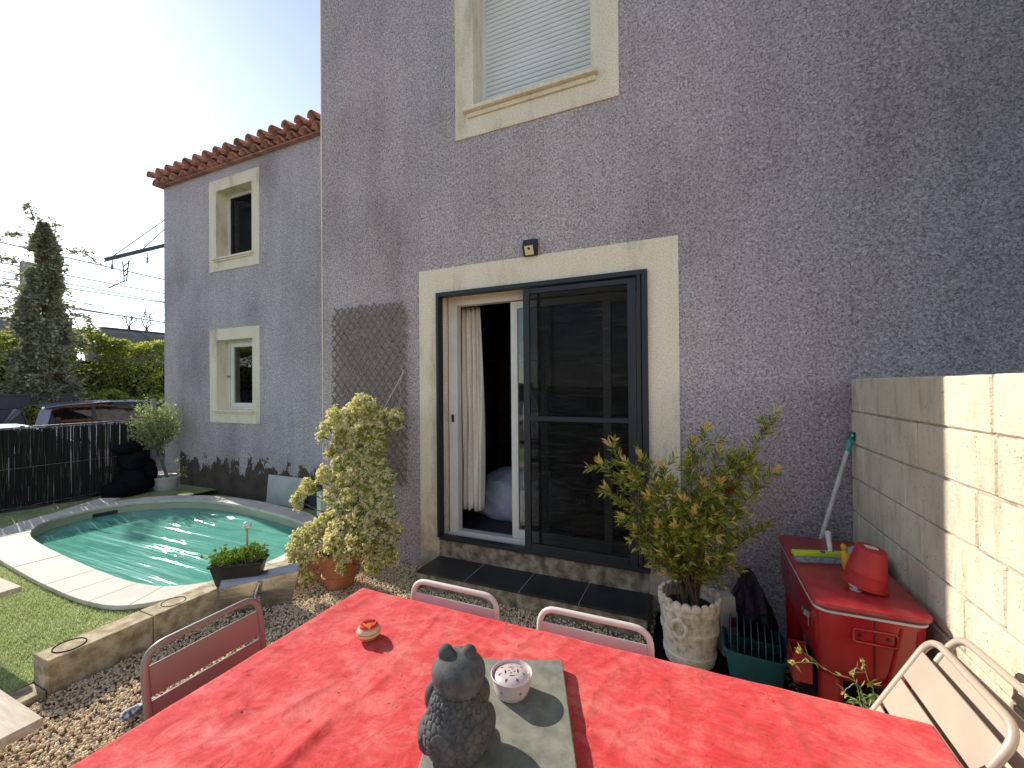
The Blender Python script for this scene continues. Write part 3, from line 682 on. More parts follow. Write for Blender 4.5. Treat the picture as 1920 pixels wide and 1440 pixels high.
# ---- step and threshold
step = MB().box(-2.085, -.298, -.335, .0, -.1, .112).build('step', MAT['stone'], house, bev=.008)
for a, b in ((-2.09, -1.640), (-1.636, -1.190), (-1.186, -.747), (-.743, -.292)):
    MB().box(a, b, -.345, -.016, .113, .130).build('step_tile', MAT['black_tile'], step, bev=.002)
for a in (-1.638, -1.188, -.745): MB().box(a - .0025, a + .0025, -.343, -.017, .1121, .1312).build('grout_line', MAT['grout'], step)
MB().box(-2.088, -.312, -.0155, .26, .05, .272).build('threshold', MAT['stone'], house, bev=.006)
for a, b in ((-2.07, -1.54), (-1.536, -1.0), (-.996, -.34)): MB().box(a, b, .03, .15, .2725, .283).build('threshold_tile', MAT['black_tile'], house, bev=.002)
# ---- white sliding door in the recess
fy0, fy1 = .14, .215
fr = MB().box(-2.075, -1.985, fy0, fy1, .30, 2.455).box(-.40, -.31, fy0, fy1, .30, 2.455).box(-1.985, -.40, fy0, fy1, 2.36, 2.455).box(-2.07, -.33, .10, fy1 + .03, .272, .305).box(-1.985, -.40, .11, .13, .305, .325)
door = fr.build('patio_door', MAT['white_pvc'], house, bev=.004)
def leaf(x0, x1, y0, y1, nm='sliding_leaf'):
    t = .062; z0, z1 = .315, 2.35
    l_ = MB().box(x0, x0 + t, y0, y1, z0, z1).box(x1 - t, x1, y0, y1, z0, z1).box(x0 + t, x1 - t, y0, y1, z0, z0 + t + .02).box(x0 + t, x1 - t, y0, y1, z1 - t, z1).build(nm, MAT['white_pvc'], door, bev=.004)
    MB().box(x0 + t, x1 - t, (y0 + y1) / 2 - .003, (y0 + y1) / 2 + .003, z0 + t + .02, z1 - t).build('pane', MAT['glass'], door)
leaf(-1.452, -.60, .145, .175); leaf(-1.20, -.40, .18, .21)
MB().box(-2.045, -2.020, .132, .141, 1.30, 1.37).build('door_latch', MAT['rust'], door)
# ---- anthracite insect screen
sc_ = MB().box(-2.09, -2.062, -.045, .03, .30, 2.452).box(-.345, -.305, -.045, .03, .285, 2.452).box(-2.062, -.345, -.045, .03, 2.415, 2.452).box(-2.062, -.345, -.045, .03, .285, .315).box(-.378, -.352, -.040, .02, .315, 2.415)
scr = sc_.build('insect_screen', MAT['anthracite'], house, bev=.003)
pf = MB().box(-1.262, -1.208, -.038, -.012, .30, 2.40).box(-.445, -.385, -.038, -.012, .30, 2.40).box(-1.208, -.445, -.038, -.012, 2.36, 2.40).box(-1.208, -.445, -.038, -.012, .30, .37).box(-1.208, -.445, -.038, -.012, 1.345, 1.383)
pf.build('screen_panel_frame', MAT['anthracite'], scr, bev=.003)
MB().box(-1.150, -1.125, -.012, .0, .37, 2.36).build('inner_stile', MAT['anthracite'], scr)
MB().box(-1.208, -.445, -.027, -.024, .37, 1.345).build('gauze', MAT['gauze'], scr)
MB().box(-1.208, -.445, -.027, -.024, 1.383, 2.36).build('gauze', MAT['gauze'], scr)
MB().box(-1.175, -1.10, -.046, -.038, 1.357, 1.371).build('pull', MAT['black_plastic'], scr)
# ---- room inside
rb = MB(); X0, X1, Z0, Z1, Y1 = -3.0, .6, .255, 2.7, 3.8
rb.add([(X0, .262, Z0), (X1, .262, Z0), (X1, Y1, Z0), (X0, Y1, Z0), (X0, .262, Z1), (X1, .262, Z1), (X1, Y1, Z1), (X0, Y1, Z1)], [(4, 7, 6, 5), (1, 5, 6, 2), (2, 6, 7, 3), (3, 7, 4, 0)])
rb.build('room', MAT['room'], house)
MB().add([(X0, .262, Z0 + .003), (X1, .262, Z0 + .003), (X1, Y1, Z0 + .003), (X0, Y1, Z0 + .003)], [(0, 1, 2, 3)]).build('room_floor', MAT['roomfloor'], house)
# shelves with things at the back, barely visible
shf = thing('bookshelf', 'dark shelf at the back of the unlit room behind the patio door', 'shelf', (-2.2, 2.6, .26))
MB().box(-2.9, -2.86, 2.5, 2.8, .26, 2.3).box(-1.4, -1.36, 2.5, 2.8, .26, 2.3).box(-2.86, -1.4, 2.78, 2.8, .26, 2.3).build('frame', MAT['table_wood'], shf)
for z in (.7, 1.15, 1.6, 2.0): MB().box(-2.86, -1.4, 2.5, 2.775, z, z + .02).build('shelf_board', MAT['table_wood'], shf)
# curtain
cv = MB(); nx, nz_ = 60, 30
for k in range(nz_ + 1):
    t = k / nz_; z = 2.38 - t * 1.93 + .012 * math.sin(t * 3)
    for i in range(nx + 1):
        u = i / nx; wdt = .21 + .03 * math.sin(t * 2.2); x = -2.075 + u * wdt
        y = .36 + .030 * math.sin(u * 26 + .5 * math.sin(t * 4)) * (0.7 + .5 * t) + .01 * math.sin(u * 61 + t * 5)
        cv.v.append((x, y, z + (.012 * math.sin(u * 14) if k == nz_ else 0)))
for k in range(nz_):
    for i in range(nx): a = k * (nx + 1) + i; cv.f.append((a, a + 1, a + nx + 2, a + nx + 1))
co = cv.build('curtain', MAT['curtain'], smooth=True); m_ = co.modifiers.new('t', 'SOLIDIFY'); m_.thickness = .004
tag(co, 'cream curtain hanging in folds inside the open side of the patio door', 'curtain')
# bed heap
bh = MB().ball((-1.72, 1.05, .40), .5, 48, 28, (1.15, .8, .70)); V_ = []
for p in bh.v:
    q = Vector(p); n1 = mnoise.fractal(q * 3.0, 1, 2, 3) * .035 + .016 * math.sin(q.x * 22 + q.z * 30 + 6 * mnoise.noise(q * 2)); V_.append((q.x, q.y - n1, max(.262, q.z + n1)))
bh.v = V_; tag(bh.build('bedding', MAT['sheet'], smooth=True), 'rounded heap of pale blue-white bedding on the floor inside the door', 'bedding')
# white shirt hung behind the glass
sh = MB(); 
for k in range(13):
    t = k / 12; z = 1.62 - t * .46
    for i in range(9):
        u = i / 8 - .5; wd = .05 + .11 * min(1, t * 2.2); sh.v.append((-1.36 + u * wd + .03 * t, .34 + .012 * math.sin(i * 1.9 + t * 3), z))
for k in range(12):
    for i in range(8): a = k * 9 + i; sh.f.append((a, a + 1, a + 10, a + 9))
so = sh.build('hanging_shirt', MAT['sheet'], smooth=True); so.modifiers.new('t', 'SOLIDIFY').thickness = .006
tag(so, 'small white cloth hanging behind the door glass', 'cloth')

# ---- wall lamp above the door
lp = thing('wall_lamp', 'small black solar wall lamp with a motion sensor above the patio door', 'lamp', (-1.195, 0, 2.72))
b = MB(); b.v = [(x, y, z) for x in (-1.25, -1.14) for (y, z) in ((0, 2.665), (0, 2.80), (-.055, 2.79), (-.075, 2.735), (-.045, 2.665))]
b.f = [(0, 1, 2, 3, 4), (9, 8, 7, 6, 5)] + [(i, 5 + i, 5 + (i + 1) % 5, (i + 1) % 5) for i in range(5)]
b.build('body', MAT['black_plastic'], lp, bev=.004)
MB().obox((-1.195, -.0625, 2.70), (.036, 0, 0), (0, .0012, -.0012), (0, -.0135, .031)).build('led_panel', MAT['yellow'] if False else pm('cream_led_lens', (.85, .75, .45), (.75, .62, .3), 90, .3), lp)
MB().ball((-1.195, -.062, 2.715), .014, 16, 10).build('sensor', MAT['black_plastic'], lp, smooth=True)
# ---- white box by the corner
MB_ = MB().box(-3.56, -3.50, -.03, .04, .0, .56); o = MB_.build('meter_box', MAT['white_plain'], bev=.004)
tag(o, 'narrow white plastic box at the foot of the house corner behind the jasmine', 'box')
# ---- white board against the wing
bd = MB().obox((-5.28, .955, .18), (.37, 0, 0), (0, .008, 0), (0, .02, .20)); tag(bd.build('white_board', MAT['white_plain'], bev=.003), 'pale white board leaning on the damp foot of the wing wall', 'board')
bd2 = MB().obox((-4.42, .97, .10), (.42, 0, 0), (0, .006, 0), (0, .01, .19)); tag(bd2.build('dark_board', MAT['grey_board'], bev=.003), 'dark grey board along the wing wall behind the jasmine', 'board')

# ------------------------------------------------------------------ trellis
tr = thing('trellis', 'weathered wooden diamond trellis fixed to the wall above the jasmine', 'trellis', (-2.88, -.03, .72))
tx0, tx1, tz0, tz1 = -3.33, -2.42, .72, 2.41
def clip(x, z, dx, dz):
    t0, t1 = -9, 9
    for a, d_, lo, hi in ((x, dx, tx0, tx1), (z, dz, tz0, tz1)):
        ta, tb = (lo - a) / d_, (hi - a) / d_
        if ta > tb: ta, tb = tb, ta
        t0, t1 = max(t0, ta), min(t1, tb)
    return t0, t1
for sgn, yy in ((1, -.040), (-1, -.031)):
    c = -1.4
    dx, dz = .64 , .77 * sgn
    for k in range(42):
        z = tz0 - 1.2 + k * .102 if sgn > 0 else tz0 + .0 + k * .102
        t0, t1 = clip(tx0, z, dx, dz)
        if t1 - t0 < .05: continue
        j0, j1 = rnd.uniform(-.015, .02), rnd.uniform(-.015, .02)
        a = Vector((tx0 + dx * (t0 - j0), yy, z + dz * (t0 - j0))); b = Vector((tx0 + dx * (t1 + j1), yy + rnd.uniform(-.003, .003), z + dz * (t1 + j1) + rnd.uniform(-.006, .006)))
        dr = (b - a); nrm = Vector((-dr.z, 0, dr.x)).normalized() * rnd.uniform(.0060, .0082)
        MB().obox((a + b) / 2, dr / 2, Vector((0, .0035, 0)), nrm).build('lath', MAT['lath'], tr)

# ------------------------------------------------------------------ block wall
bw = thing('block_wall', 'cream-painted concrete block garden wall, half in shade and half in full sun', 'wall', (.98, -1.2, 0))
MB().box(.8745, 1.06, -3.6, -.006, -.1, 1.632).build('mortar', MAT['mortar'], bw)
def block_mesh(L_, seed):
    r = random.Random(seed); mb = MB(); h = .0955
    n = 6; P = []
    mb.box(-.008, .20, -L_ / 2, L_ / 2, -h, h)
    mb.v = [(x + r.uniform(-.0015, .0015), y + r.uniform(-.002, .002), z + r.uniform(-.002, .002)) for x, y, z in mb.v]
    import bmesh
    bm = bmesh.new(); me = mb.mesh('block', MAT['block']); bm.from_mesh(me); bmesh.ops.subdivide_edges(bm, edges=[e for e in bm.edges if abs(e.verts[0].co.y - e.verts[1].co.y) > .1], cuts=7, use_grid_fill=True)
    for q in bm.verts: q.co += mnoise.noise_vector(q.co * 13 + Vector((seed, 0, 0))) * .0018
    bmesh.ops.bevel(bm, geom=[e for e in bm.edges if len(e.link_faces) == 2 and e.calc_face_angle(0) > 1.0], offset=.006, segments=1, affect='EDGES'); bm.to_mesh(me); bm.free(); return me
cache = {}
zs = [1.65 - .0985 - k * .1985 for k in range(9)]
for k, z in enumerate(zs):
    # joints measured down the near face
    off = {0: [-.012, -.17, -.50, -.785 - .26, -1.30 - .0]}.get(k)
    if k == 0: J = [-.008, -.16, -.545, -1.035, -1.30 - .02, -1.80, -2.30, -2.80, -3.3]
    else:
        s0 = [-.50, -.26, -.25, -.50, -.25, -.50, -.25, -.50, -.25][k] if k != 1 else -.305
        s0 = {1: -.305, 2: -.20, 3: -.34, 4: -.12, 5: -.36, 6: -.15, 7: -.36, 8: -.15}[k]
        J = [-.008, s0] + [s0 - .515 * (i + 1) for i in range(7)]
    for a, b in zip(J[:-1], J[1:]):
        L_ = round(a - b - .007, 3); key = (L_, rnd.randint(0, 2))
        if key not in cache: cache[key] = block_mesh(L_, hash(key) % 1000)
        inst(cache[key], 'block', bw, (.871 + rnd.uniform(0, .002), (a + b) / 2, z))

# ------------------------------------------------------------------ pool
inner = [(-6.26, -1.22), (-5.70, -1.33), (-4.77, -1.40), (-4.3, -1.42), (-3.92, -1.42), (-3.60, -1.37), (-3.36, -1.19), (-3.28, -.92), (-3.30, -.55), (-3.44, -.15), (-3.87, .10), (-4.55, .23), (-5.35, .29), (-6.05, .22), (-6.48, 0.0), (-6.72, -.27), (-6.77, -.62), (-6.62, -.98)]
IN = catmull([(x, y, 0) for x, y in inner], 5, True); NI = len(IN)
ctr = np.mean(IN, axis=0)
def width_at(p):
    if p[1] < -1.0 and p[0] < -3.45: return .27
    if p[0] > -3.55 and p[1] < -.3: return .10
    if p[0] < -6.3: return .24
    return .19
W_ = np.array([width_at(p) for p in IN])
for _ in range(8): W_ = (np.roll(W_, 1) + W_ * 2 + np.roll(W_, -1)) / 4
OUT = []
for i, p in enumerate(IN):
    t = IN[(i + 1) % NI] - IN[i - 1]; t /= np.linalg.norm(t); nrm = np.array([t[1], -t[0], 0]); OUT.append(p + nrm * W_[i])
CZ = .17; WZ = .055
pool = thing('swimming_pool', 'small kidney-shaped pool with teal water and pale stone coping', 'pool', (-5, -.6, 0))
cm = []
i = 0
while i < NI:
    k = min(rnd.choice((3, 4, 4, 5)), NI - i); mb = MB(); g_ = .10
    idx = [i + j for j in range(k + 1)]
    top = []; 
    for q in idx:
        fi = 0.0
        a = IN[q % NI].copy(); b = OUT[q % NI].copy()
        if q == idx[0]: nx_ = IN[(q + 1) % NI]; nb = OUT[(q + 1) % NI]; a = a * .985 + nx_ * .015; b = b * .985 + nb * .015
        if q == idx[-1]: nx_ = IN[(q - 1) % NI]; nb = OUT[(q - 1) % NI]; a = a * .985 + nx_ * .015; b = b * .985 + nb * .015
        top.append((a, b))
    dz = rnd.uniform(-.0015, .0015); m0 = len(top)
    for a, b in top:
        a2 = a + (a - b) / np.linalg.norm(a - b) * .02
        mb.v += [(a2[0], a2[1], CZ + dz), (b[0], b[1], CZ + dz), (b[0], b[1], CZ - .032), (a2[0], a2[1], CZ - .032)]
    for j in range(m0 - 1):
        o_ = j * 4
        for s_ in range(4): t2 = (s_ + 1) % 4; mb.f.append((o_ + s_, o_ + t2, o_ + 4 + t2, o_ + 4 + s_))
    mb.f.append((0, 3, 2, 1)); e = (m0 - 1) * 4; mb.f.append((e, e + 1, e + 2, e + 3))
    mb.build('coping_slab', MAT['coping'], pool, bev=.004)
    i += k
# masonry under the coping, shell and floor
mb = MB()
for p, q in zip(IN, OUT):
    b = q * .93 + p * .07; mb.v += [(p[0], p[1], CZ - .033), (b[0], b[1], CZ - .033), (b[0], b[1], -.15)]
for j in range(NI):
    a, c = j * 3, ((j + 1) % NI) * 3; mb.f += [(a, a + 1, c + 1, c), (a + 1, a + 2, c + 2, c + 1)]
mb.build('coping_bed', MAT['grout'], pool)
mb = MB()
lev = [(CZ - .034, 0.0), (.0, .0), (-.45, .0), (-.9, .02), (-1.1, .1), (-1.15, .3)]
for z, sh_ in lev:
    for p in IN: q = p + (ctr - p) * sh_; mb.v.append((q[0], q[1], z))
for l_ in range(len(lev) - 1):
    for j in range(NI): mb.f.append((l_ * NI + j, l_ * NI + (j + 1) % NI, (l_ + 1) * NI + (j + 1) % NI, (l_ + 1) * NI + j))
mb.f.append(tuple(range((len(lev) - 1) * NI, len(lev) * NI)))
mb.build('shell', MAT['liner'], pool, smooth=True)
sk0, sk1 = at_z(160, 972, WZ), at_z(193, 966, WZ)
a = Vector((sk0.x, sk0.y, 0)); b = Vector((sk1.x, sk1.y, 0))
# skimmer mouth: dark recess with a frame set in the far liner
best = min(range(NI), key=lambda j: (IN[j][0] + 6.74) ** 2 + (IN[j][1] + .42) ** 2)
p = Vector(IN[best]); t = Vector(IN[(best + 1) % NI] - IN[best - 1]).normalized(); nn = Vector((-t.y, t.x, 0))
if (Vector(ctr) - p).dot(nn) < 0: nn = -nn
MB().obox(p + nn * .012 + Vector((0, 0, .070)), t * .115, nn * .004, Vector((0, 0, .030))).build('skimmer', MAT['black_plastic'], pool, bev=.002)
wt = MB(); nr = 26
wt.v.append((ctr[0], ctr[1], WZ))
for r in range(1, nr + 1):
    for p in IN: q = ctr + (p - ctr) * (r / nr); wt.v.append((q[0], q[1], WZ))
for j in range(NI): wt.f.append((0, 1 + j, 1 + (j + 1) % NI))
for r in range(nr - 1):
    for j in range(NI): a = 1 + r * NI + j; b = 1 + r * NI + (j + 1) % NI; wt.f.append((a, a + NI, b + NI, b))
tag(wt.build('water', MAT['water'], smooth=True), kind='structure')
# extra slab behind the coping by the fence
tag(MB().obox((-7.12, -.40, .142), (.13, .06, 0), (-.16, .26, 0), (0, 0, .014)).build('paving_slab', MAT['coping'], bev=.004), 'loose grey slab lying between the pool coping and the dark fence', 'slab')

# ------------------------------------------------------------------ curb
curb = thing('stone_curb', 'low limestone kerb wall between the gravel and the pool lawn', 'kerb', (-3.25, -1.4, 0))
def rough(mb, amp=.003, sc=9):
    mb.v = [tuple(Vector(p) + mnoise.noise_vector(Vector(p) * sc) * amp) for p in mb.v]; return mb
def long_block(p0, p1, w_, z0, z1, nseg=10):
    mb = MB(); p0 = Vector(p0); p1 = Vector(p1); d_ = (p1 - p0); n_ = Vector((-d_.y, d_.x, 0)).normalized() * w_
    pr = [(0, z0), (1, z0), (1, z1), (0, z1)]
    for i in range(nseg + 1):
        q = p0 + d_ * i / nseg
        for u, z in pr: r = q + n_ * u; mb.v.append((r.x, r.y, z))
    for i in range(nseg):
        for k in range(4): a = i * 4; mb.f.append((a + k, a + 4 + k, a + 4 + (k + 1) % 4, a + (k + 1) % 4))
    mb.f.append((0, 1, 2, 3)); e = nseg * 4; mb.f.append((e + 3, e + 2, e + 1, e)); return mb
rough(long_block((-3.17, -2.10, 0), (-3.172, -1.625, 0), .165, -.1, .178)).build('curb_stone', MAT['limestone'], curb, bev=.006)
rough(long_block((-3.172, -1.621, 0), (-3.17, -1.06, 0), .165, -.1, .18)).build('curb_stone', MAT['limestone'], curb, bev=.006)
rough(long_block((-3.168, -1.056, 0), (-2.93, -.56, 0), .165, -.1, .176)).build('curb_stone', MAT['limestone'], curb, bev=.006)
rough(long_block((-2.928, -.556, 0), (-3.02, -.05, 0), .14, -.1, .17)).build('curb_stone', MAT['limestone'], curb, bev=.006)
for cx, cy, r in ((-3.255, -1.985, .068), (-3.255, -1.47, .066)):
    MB().tube([(cx + r * math.cos(q), cy + r * math.sin(q), .1795) for q in np.linspace(0, 2 * PI, 41)], .0035, 6, False).build('ring_mark', MAT['soil'], curb, smooth=True)
rough(long_block((-3.165, -4.8, 0), (-3.168, -2.106, 0), .17, -.1, .028)).build('edging_stone', MAT['limestone'], curb, bev=.005)

# ------------------------------------------------------------------ fence at the left with brushwood screening
fc = thing('brushwood_fence', 'low fence screened with blackened brushwood behind the pool', 'fence', (-8.0, -1.5, 0))
FX = -8.0
reeds = MB()
y = -5.2
while y < .72:
    hh = 1.12 + rnd.uniform(-.03, .02) - (.03 if rnd.random() < .1 else 0)
    zb = rnd.uniform(-.02, .05) if rnd.random() < .9 else rnd.uniform(.1, .4)
    x = FX + rnd.uniform(-.012, .012); lean = rnd.uniform(-.018, .018); w_ = rnd.uniform(.004, .0075)
    if rnd.random() < .96:
        reeds.add([(x, y, zb), (x + .006, y + w_, zb), (x, y + w_ * 2, zb), (x, y + lean, hh), (x + .006, y + w_ + lean, hh), (x, y + w_ * 2 + lean, hh)],
              [(0, 3, 4, 1), (1, 4, 5, 2), (2, 5, 3, 0), (3, 5, 4)])
    y += rnd.uniform(.003, .0062)
reeds.build('brushwood', MAT['reed'], fc, kind='stuff')
rag = MB()
for k in range(260):
    y = rnd.uniform(-4, .7); z = rnd.uniform(.0, 1.05); x = FX + .018 + rnd.uniform(0, .02); l_ = rnd.uniform(.1, .4)
    rag.add([(x, y, z), (x + .002, y + .004, z), (x + .004, y + rnd.uniform(-.03, .03), z + l_)], [(0, 1, 2)])
rag.build('loose_twigs', pm('dry_twig', (.16, .13, .10), (.06, .05, .04), 20, .9), fc, kind='stuff')
for y in (-4.6, -2.6, -.72, .70):
    MB().box(FX - .05, FX - .02, y - .018, y + .018, -.2, 1.17).build('post', MAT['galva'] if y < 0 else MAT['pole_conc'], fc, bev=.003)
for z in (.12, .62, 1.125): MB().tube([(FX + .012, -5.2, z), (FX + .014, -2, z + .004), (FX + .012, .70, z)], .0022, 5).build('tie_wire', MAT['galva'], fc)
MB().tube([(FX - .02, -5.2, 1.15), (FX - .02, -2.2, 1.142), (FX - .02, .7, 1.15)], .009, 6).build('top_rail', MAT['galva'], fc)
rl = MB(); rl.tube([(-7.90, y_, .06 + .015 * math.sin(y_ * 5)) for y_ in np.linspace(-5, -.1, 40)], [.06 + .02 * math.sin(q * 1.7) for q in range(40)], 12)
rl.build('rolled_netting', pm('grey_green_netting', (.060, .062, .055), (.022, .022, .020), 60, .95, .8, 90, .01, stretch=(1, .3, 1)), fc, smooth=True)
# tall wooden stake at the fence end
a = at_x(287, 748, -7.93)
tag(MB().box(-7.96, -7.90, a.y - .03, a.y + .03, -.1, a.z).build('wooden_stake', MAT['pole_conc'], bev=.004), 'pale grey square stake rising behind the small potted tree', 'stake')
# black covered heap
hp = MB()
def hump(c, r, sc): hp.ball(c, r, 28, 18, sc)
hump((-7.72, .30, .26), .25, (1, 1.0, 1.1)); hump((-7.72, .32, .60), .20, (1, 1.1, .9)); hump((-7.68, .10, .16), .18, (1.1, 1.2, 1)); hump((-7.66, .48, .38), .16, (1, .8, 1.6)); hump((-7.72, .22, .80), .13, (1, 1.5, .7)); hump((-7.74, .40, .86), .09, (1, 1.3, .8))
hp.v = [((p[0], .30 + (p[1] - .30) * .86, p[2] * .93)) for p in hp.v]
hp.v = [tuple(Vector((p[0], p[1], max(0.0, p[2]))) + mnoise.noise_vector(Vector(p) * 7) * .035 + mnoise.noise_vector(Vector((p[0] * 20, p[1] * 20, p[2] * 9))) * .014) for p in hp.v]
tag(hp.build('covered_heap', MAT['black_cover'], smooth=True), 'lumpy garden gear under a black cover against the dark fence', 'cover')

# ------------------------------------------------------------------ small potted tree by the wing corner
pt = thing('potted_tree', 'small grey-green tree with a thin trunk in a round white pot by the wing corner', 'tree', (-7.62, .68, 0))
c = (-7.62, .68, .0)
MB().lathe([(.135, .0), (.145, .01), (.175, .22), (.178, .235), (.200, .24), (.203, .262), (.195, .268), (.172, .262), (.168, .225), (.0, .222)], c, 36).build('pot', MAT['white_pot'], pt, smooth=True)
MB().lathe([(.17, .228), (.10, .236), (0, .24)], c, 24).build('soil', MAT['soil'], pt)
tr_pts = catmull([(-7.60, .70, .22), (-7.63, .66, .40), (-7.64, .62, .60), (-7.68, .60, .80)], 5)
MB().tube(tr_pts, [.024 - .0006 * i for i in range(len(tr_pts))], 8).build('trunk', MAT['bark_grey'], pt, smooth=True)
tw = MB(); LP, LD = [], []
cc = np.array([-7.68, .57, 1.0])
for k in range(230):
    dd = rng.normal(size=3); dd[2] = dd[2] * .8 + .28; dd /= np.linalg.norm(dd)
    ln = rnd.uniform(.12, .34) * (1.0 + .30 * max(0, dd[2])); st = np.array([-7.66, .61, rnd.uniform(.66, .88)])
    end = cc + dd * ln * np.array([1, 1.0, 1.15]); mid = (st + end) / 2 + rng.normal(size=3) * .02
    if k < 60: tw.tube([st, mid, end], [.005, .003, .0015], 4)
    for q in range(34):
        t = rnd.uniform(.45, 1.05); p = st * (1 - t) ** 2 + 2 * mid * t * (1 - t) + end * t * t
        LP.append(p + rng.normal(size=3) * .010); e_ = (end - mid) / np.linalg.norm(end - mid) + rng.normal(size=3) * .55; LD.append(e_)
for st, en in (((-7.62, .66, .42), (-7.50, .84, .53)), ((-7.60, .70, .28), (-7.45, .85, .36)), ((-7.60, .72, .24), (-7.5, .88, .24))):
    tw.tube([st, en], [.003, .0015], 4)
    for q in range(26): t = rnd.uniform(.5, 1.05); LP.append(np.array(st) * (1 - t) + np.array(en) * t + rng.normal(size=3) * .012); LD.append(rng.normal(size=3) + [0.4, .8, .4])
tw.build('twigs', MAT['bark_grey'], pt, kind='stuff')
leaves(LP, LD, .036, .017, MAT['leaf_olive'], 'leaves', pt)

# ------------------------------------------------------------------ jasmine in a terracotta pot
jc = (-2.70, -.56, .0)
jp = thing('terracotta_pot', 'large terracotta pot with raised rings holding the flowering jasmine', 'pot', jc)
MB().lathe([(.105, .0), (.112, .008), (.128, .08), (.140, .085), (.141, .098), (.132, .103), (.150, .20), (.160, .207), (.168, .212), (.172, .275), (.168, .285), (.156, .287), (.150, .25), (.0, .245)], jc, 40).build('body', MAT['terracotta'], jp, smooth=True)
MB().lathe([(.153, .248), (0, .262)], jc, 24).build('soil', MAT['soil'], jp)
for a in np.linspace(0, 2 * PI, 7)[:-1]:
    MB().tube([(jc[0] + math.cos(a + u) * .156, jc[1] + math.sin(a + u) * .156, .15 + .03 * math.sin(u * 9)) for u in np.linspace(-.3, .3, 7)], .004, 5).build('garland', MAT['terracotta'], jp, smooth=True)
jas = thing('jasmine', 'tall star jasmine covered in cream flowers climbing the trellis from a terracotta pot', 'shrub', (jc[0], jc[1], .25))
clumps = []   # (px, py, plane y, radius)
for px_, py_, Y_, r_ in [(680, 760, -.28, .085), (700, 775, -.28, .09), (660, 775, -.28, .07), (725, 790, -.26, .09), (745, 785, -.24, .07), (630, 780, -.3, .07), (615, 800, -.32, .05), (604, 818, -.32, .035), (650, 805, -.32, .09), (690, 810, -.32, .10), (715, 825, -.28, .08), (640, 825, -.34, .06), (672, 835, -.34, .08), (628, 845, -.34, .05),
                         (620, 850, -.34, .035), (665, 860, -.36, .08), (700, 855, -.34, .08), (640, 870, -.38, .07), (680, 885, -.38, .10), (712, 880, -.36, .08), (655, 905, -.40, .10), (700, 910, -.40, .10), (725, 900, -.38, .07), (610, 885, -.40, .05), (622, 895, -.40, .045), (600, 900, -.40, .035),
                         (585, 912, -.42, .045), (568, 922, -.42, .045), (556, 937, -.43, .035), (560, 950, -.43, .02), (578, 905, -.42, .035), (630, 930, -.44, .08), (670, 940, -.44, .12), (715, 940, -.42, .10), (640, 965, -.48, .11), (685, 975, -.48, .13), (725, 970, -.44, .08), (610, 985, -.55, .08), (650, 1000, -.56, .13), (700, 1005, -.52, .12), (730, 1010, -.46, .07), (585, 1000, -.62, .07), (565, 1012, -.64, .07), (550, 1030, -.66, .05), (600, 1025, -.64, .09), (575, 1040, -.66, .06), (555, 1050, -.68, .04), (566, 1070, -.68, .04), (575, 1085, -.68, .035), (635, 1020, -.66, .09), (665, 1025, -.66, .08), (715, 1035, -.50, .09), (700, 1060, -.48, .06), (735, 1045, -.44, .05), (742, 990, -.42, .05), (640, 1045, -.72, .035), (642, 1065, -.73, .025)]:
    c_ = at_y(px_, py_, Y_ - .14); clumps.append((np.array(c_), r_))
LP, LD, FP, FD = [], [], [], []
for c_, r_ in clumps:
    nl = int(210 * (r_ / .08) ** 2) + 24
    u = rdir(nl); rad = rng.uniform(.35, 1.08, (nl, 1)); p = c_ + u * rad * r_; p[:, 1] = np.minimum(p[:, 1], -.05)
    LP += list(p); LD += list(u + rng.normal(size=(nl, 3)) * .7 + [0, 0, -.15])
    nf = int(24 * (r_ / .08) ** 2) + 7
    for _ in range(nf):
        u = rdir(1)[0]; u[1] = -abs(u[1]) * .8 + .15 * u[1]; u[0] -= .25; u[2] += .25; u /= np.linalg.norm(u)
        cp = c_ + u * r_ * rnd.uniform(.75, 1.12); cp[1] = min(cp[1], -.05)
        for q in range(rnd.randint(3, 6)):      # a spray of five-petalled flowers
            fp = cp + rng.normal(size=3) * .013; ax = u + rng.normal(size=3) * .5; ax /= np.linalg.norm(ax)
            a_ = np.cross(ax, [0.3, .2, 1]); a_ /= np.linalg.norm(a_); b_ = np.cross(ax, a_)
            for s5 in range(5): an = 2 * PI * s5 / 5 + .3; FP.append(fp); FD.append(a_ * math.cos(an) + b_ * math.sin(an) + ax * .25)
leaves(LP, LD, .030, .013, MAT['leaf_jasmine'], 'leaves', jas, up=(0, 0, 1))
leaves(FP, FD, .0150, .0105, MAT['petal'], 'flowers', jas, var=.25)
stems = MB(); base = Vector((jc[0], jc[1], .25))
main = catmull([(-2.70, -.56, .25), (-2.73, -.50, .50), (-2.66, -.50, .80), (-2.70, -.48, 1.05), (-2.60, -.44, 1.30), (-2.52, -.40, 1.45)], 6)
stems.tube(main, [.013 - .0003 * i for i in range(len(main))], 6)
main2 = catmull([(-2.68, -.55, .25), (-2.60, -.45, .6), (-2.66, -.48, .95), (-2.76, -.46, 1.2)], 6); stems.tube(main2, .008, 6)
for c_, r_ in clumps[::1]:
    q = min(main + main2, key=lambda m__: abs(m__[2] - (c_[2] - .08))); stems.tube([q, (q + c_) / 2 + rng.normal(size=3) * .02 + [0, 0, -.015], c_], [.006, .0045, .003], 5)
stems.build('stems', MAT['bark'], jas, kind='stuff')
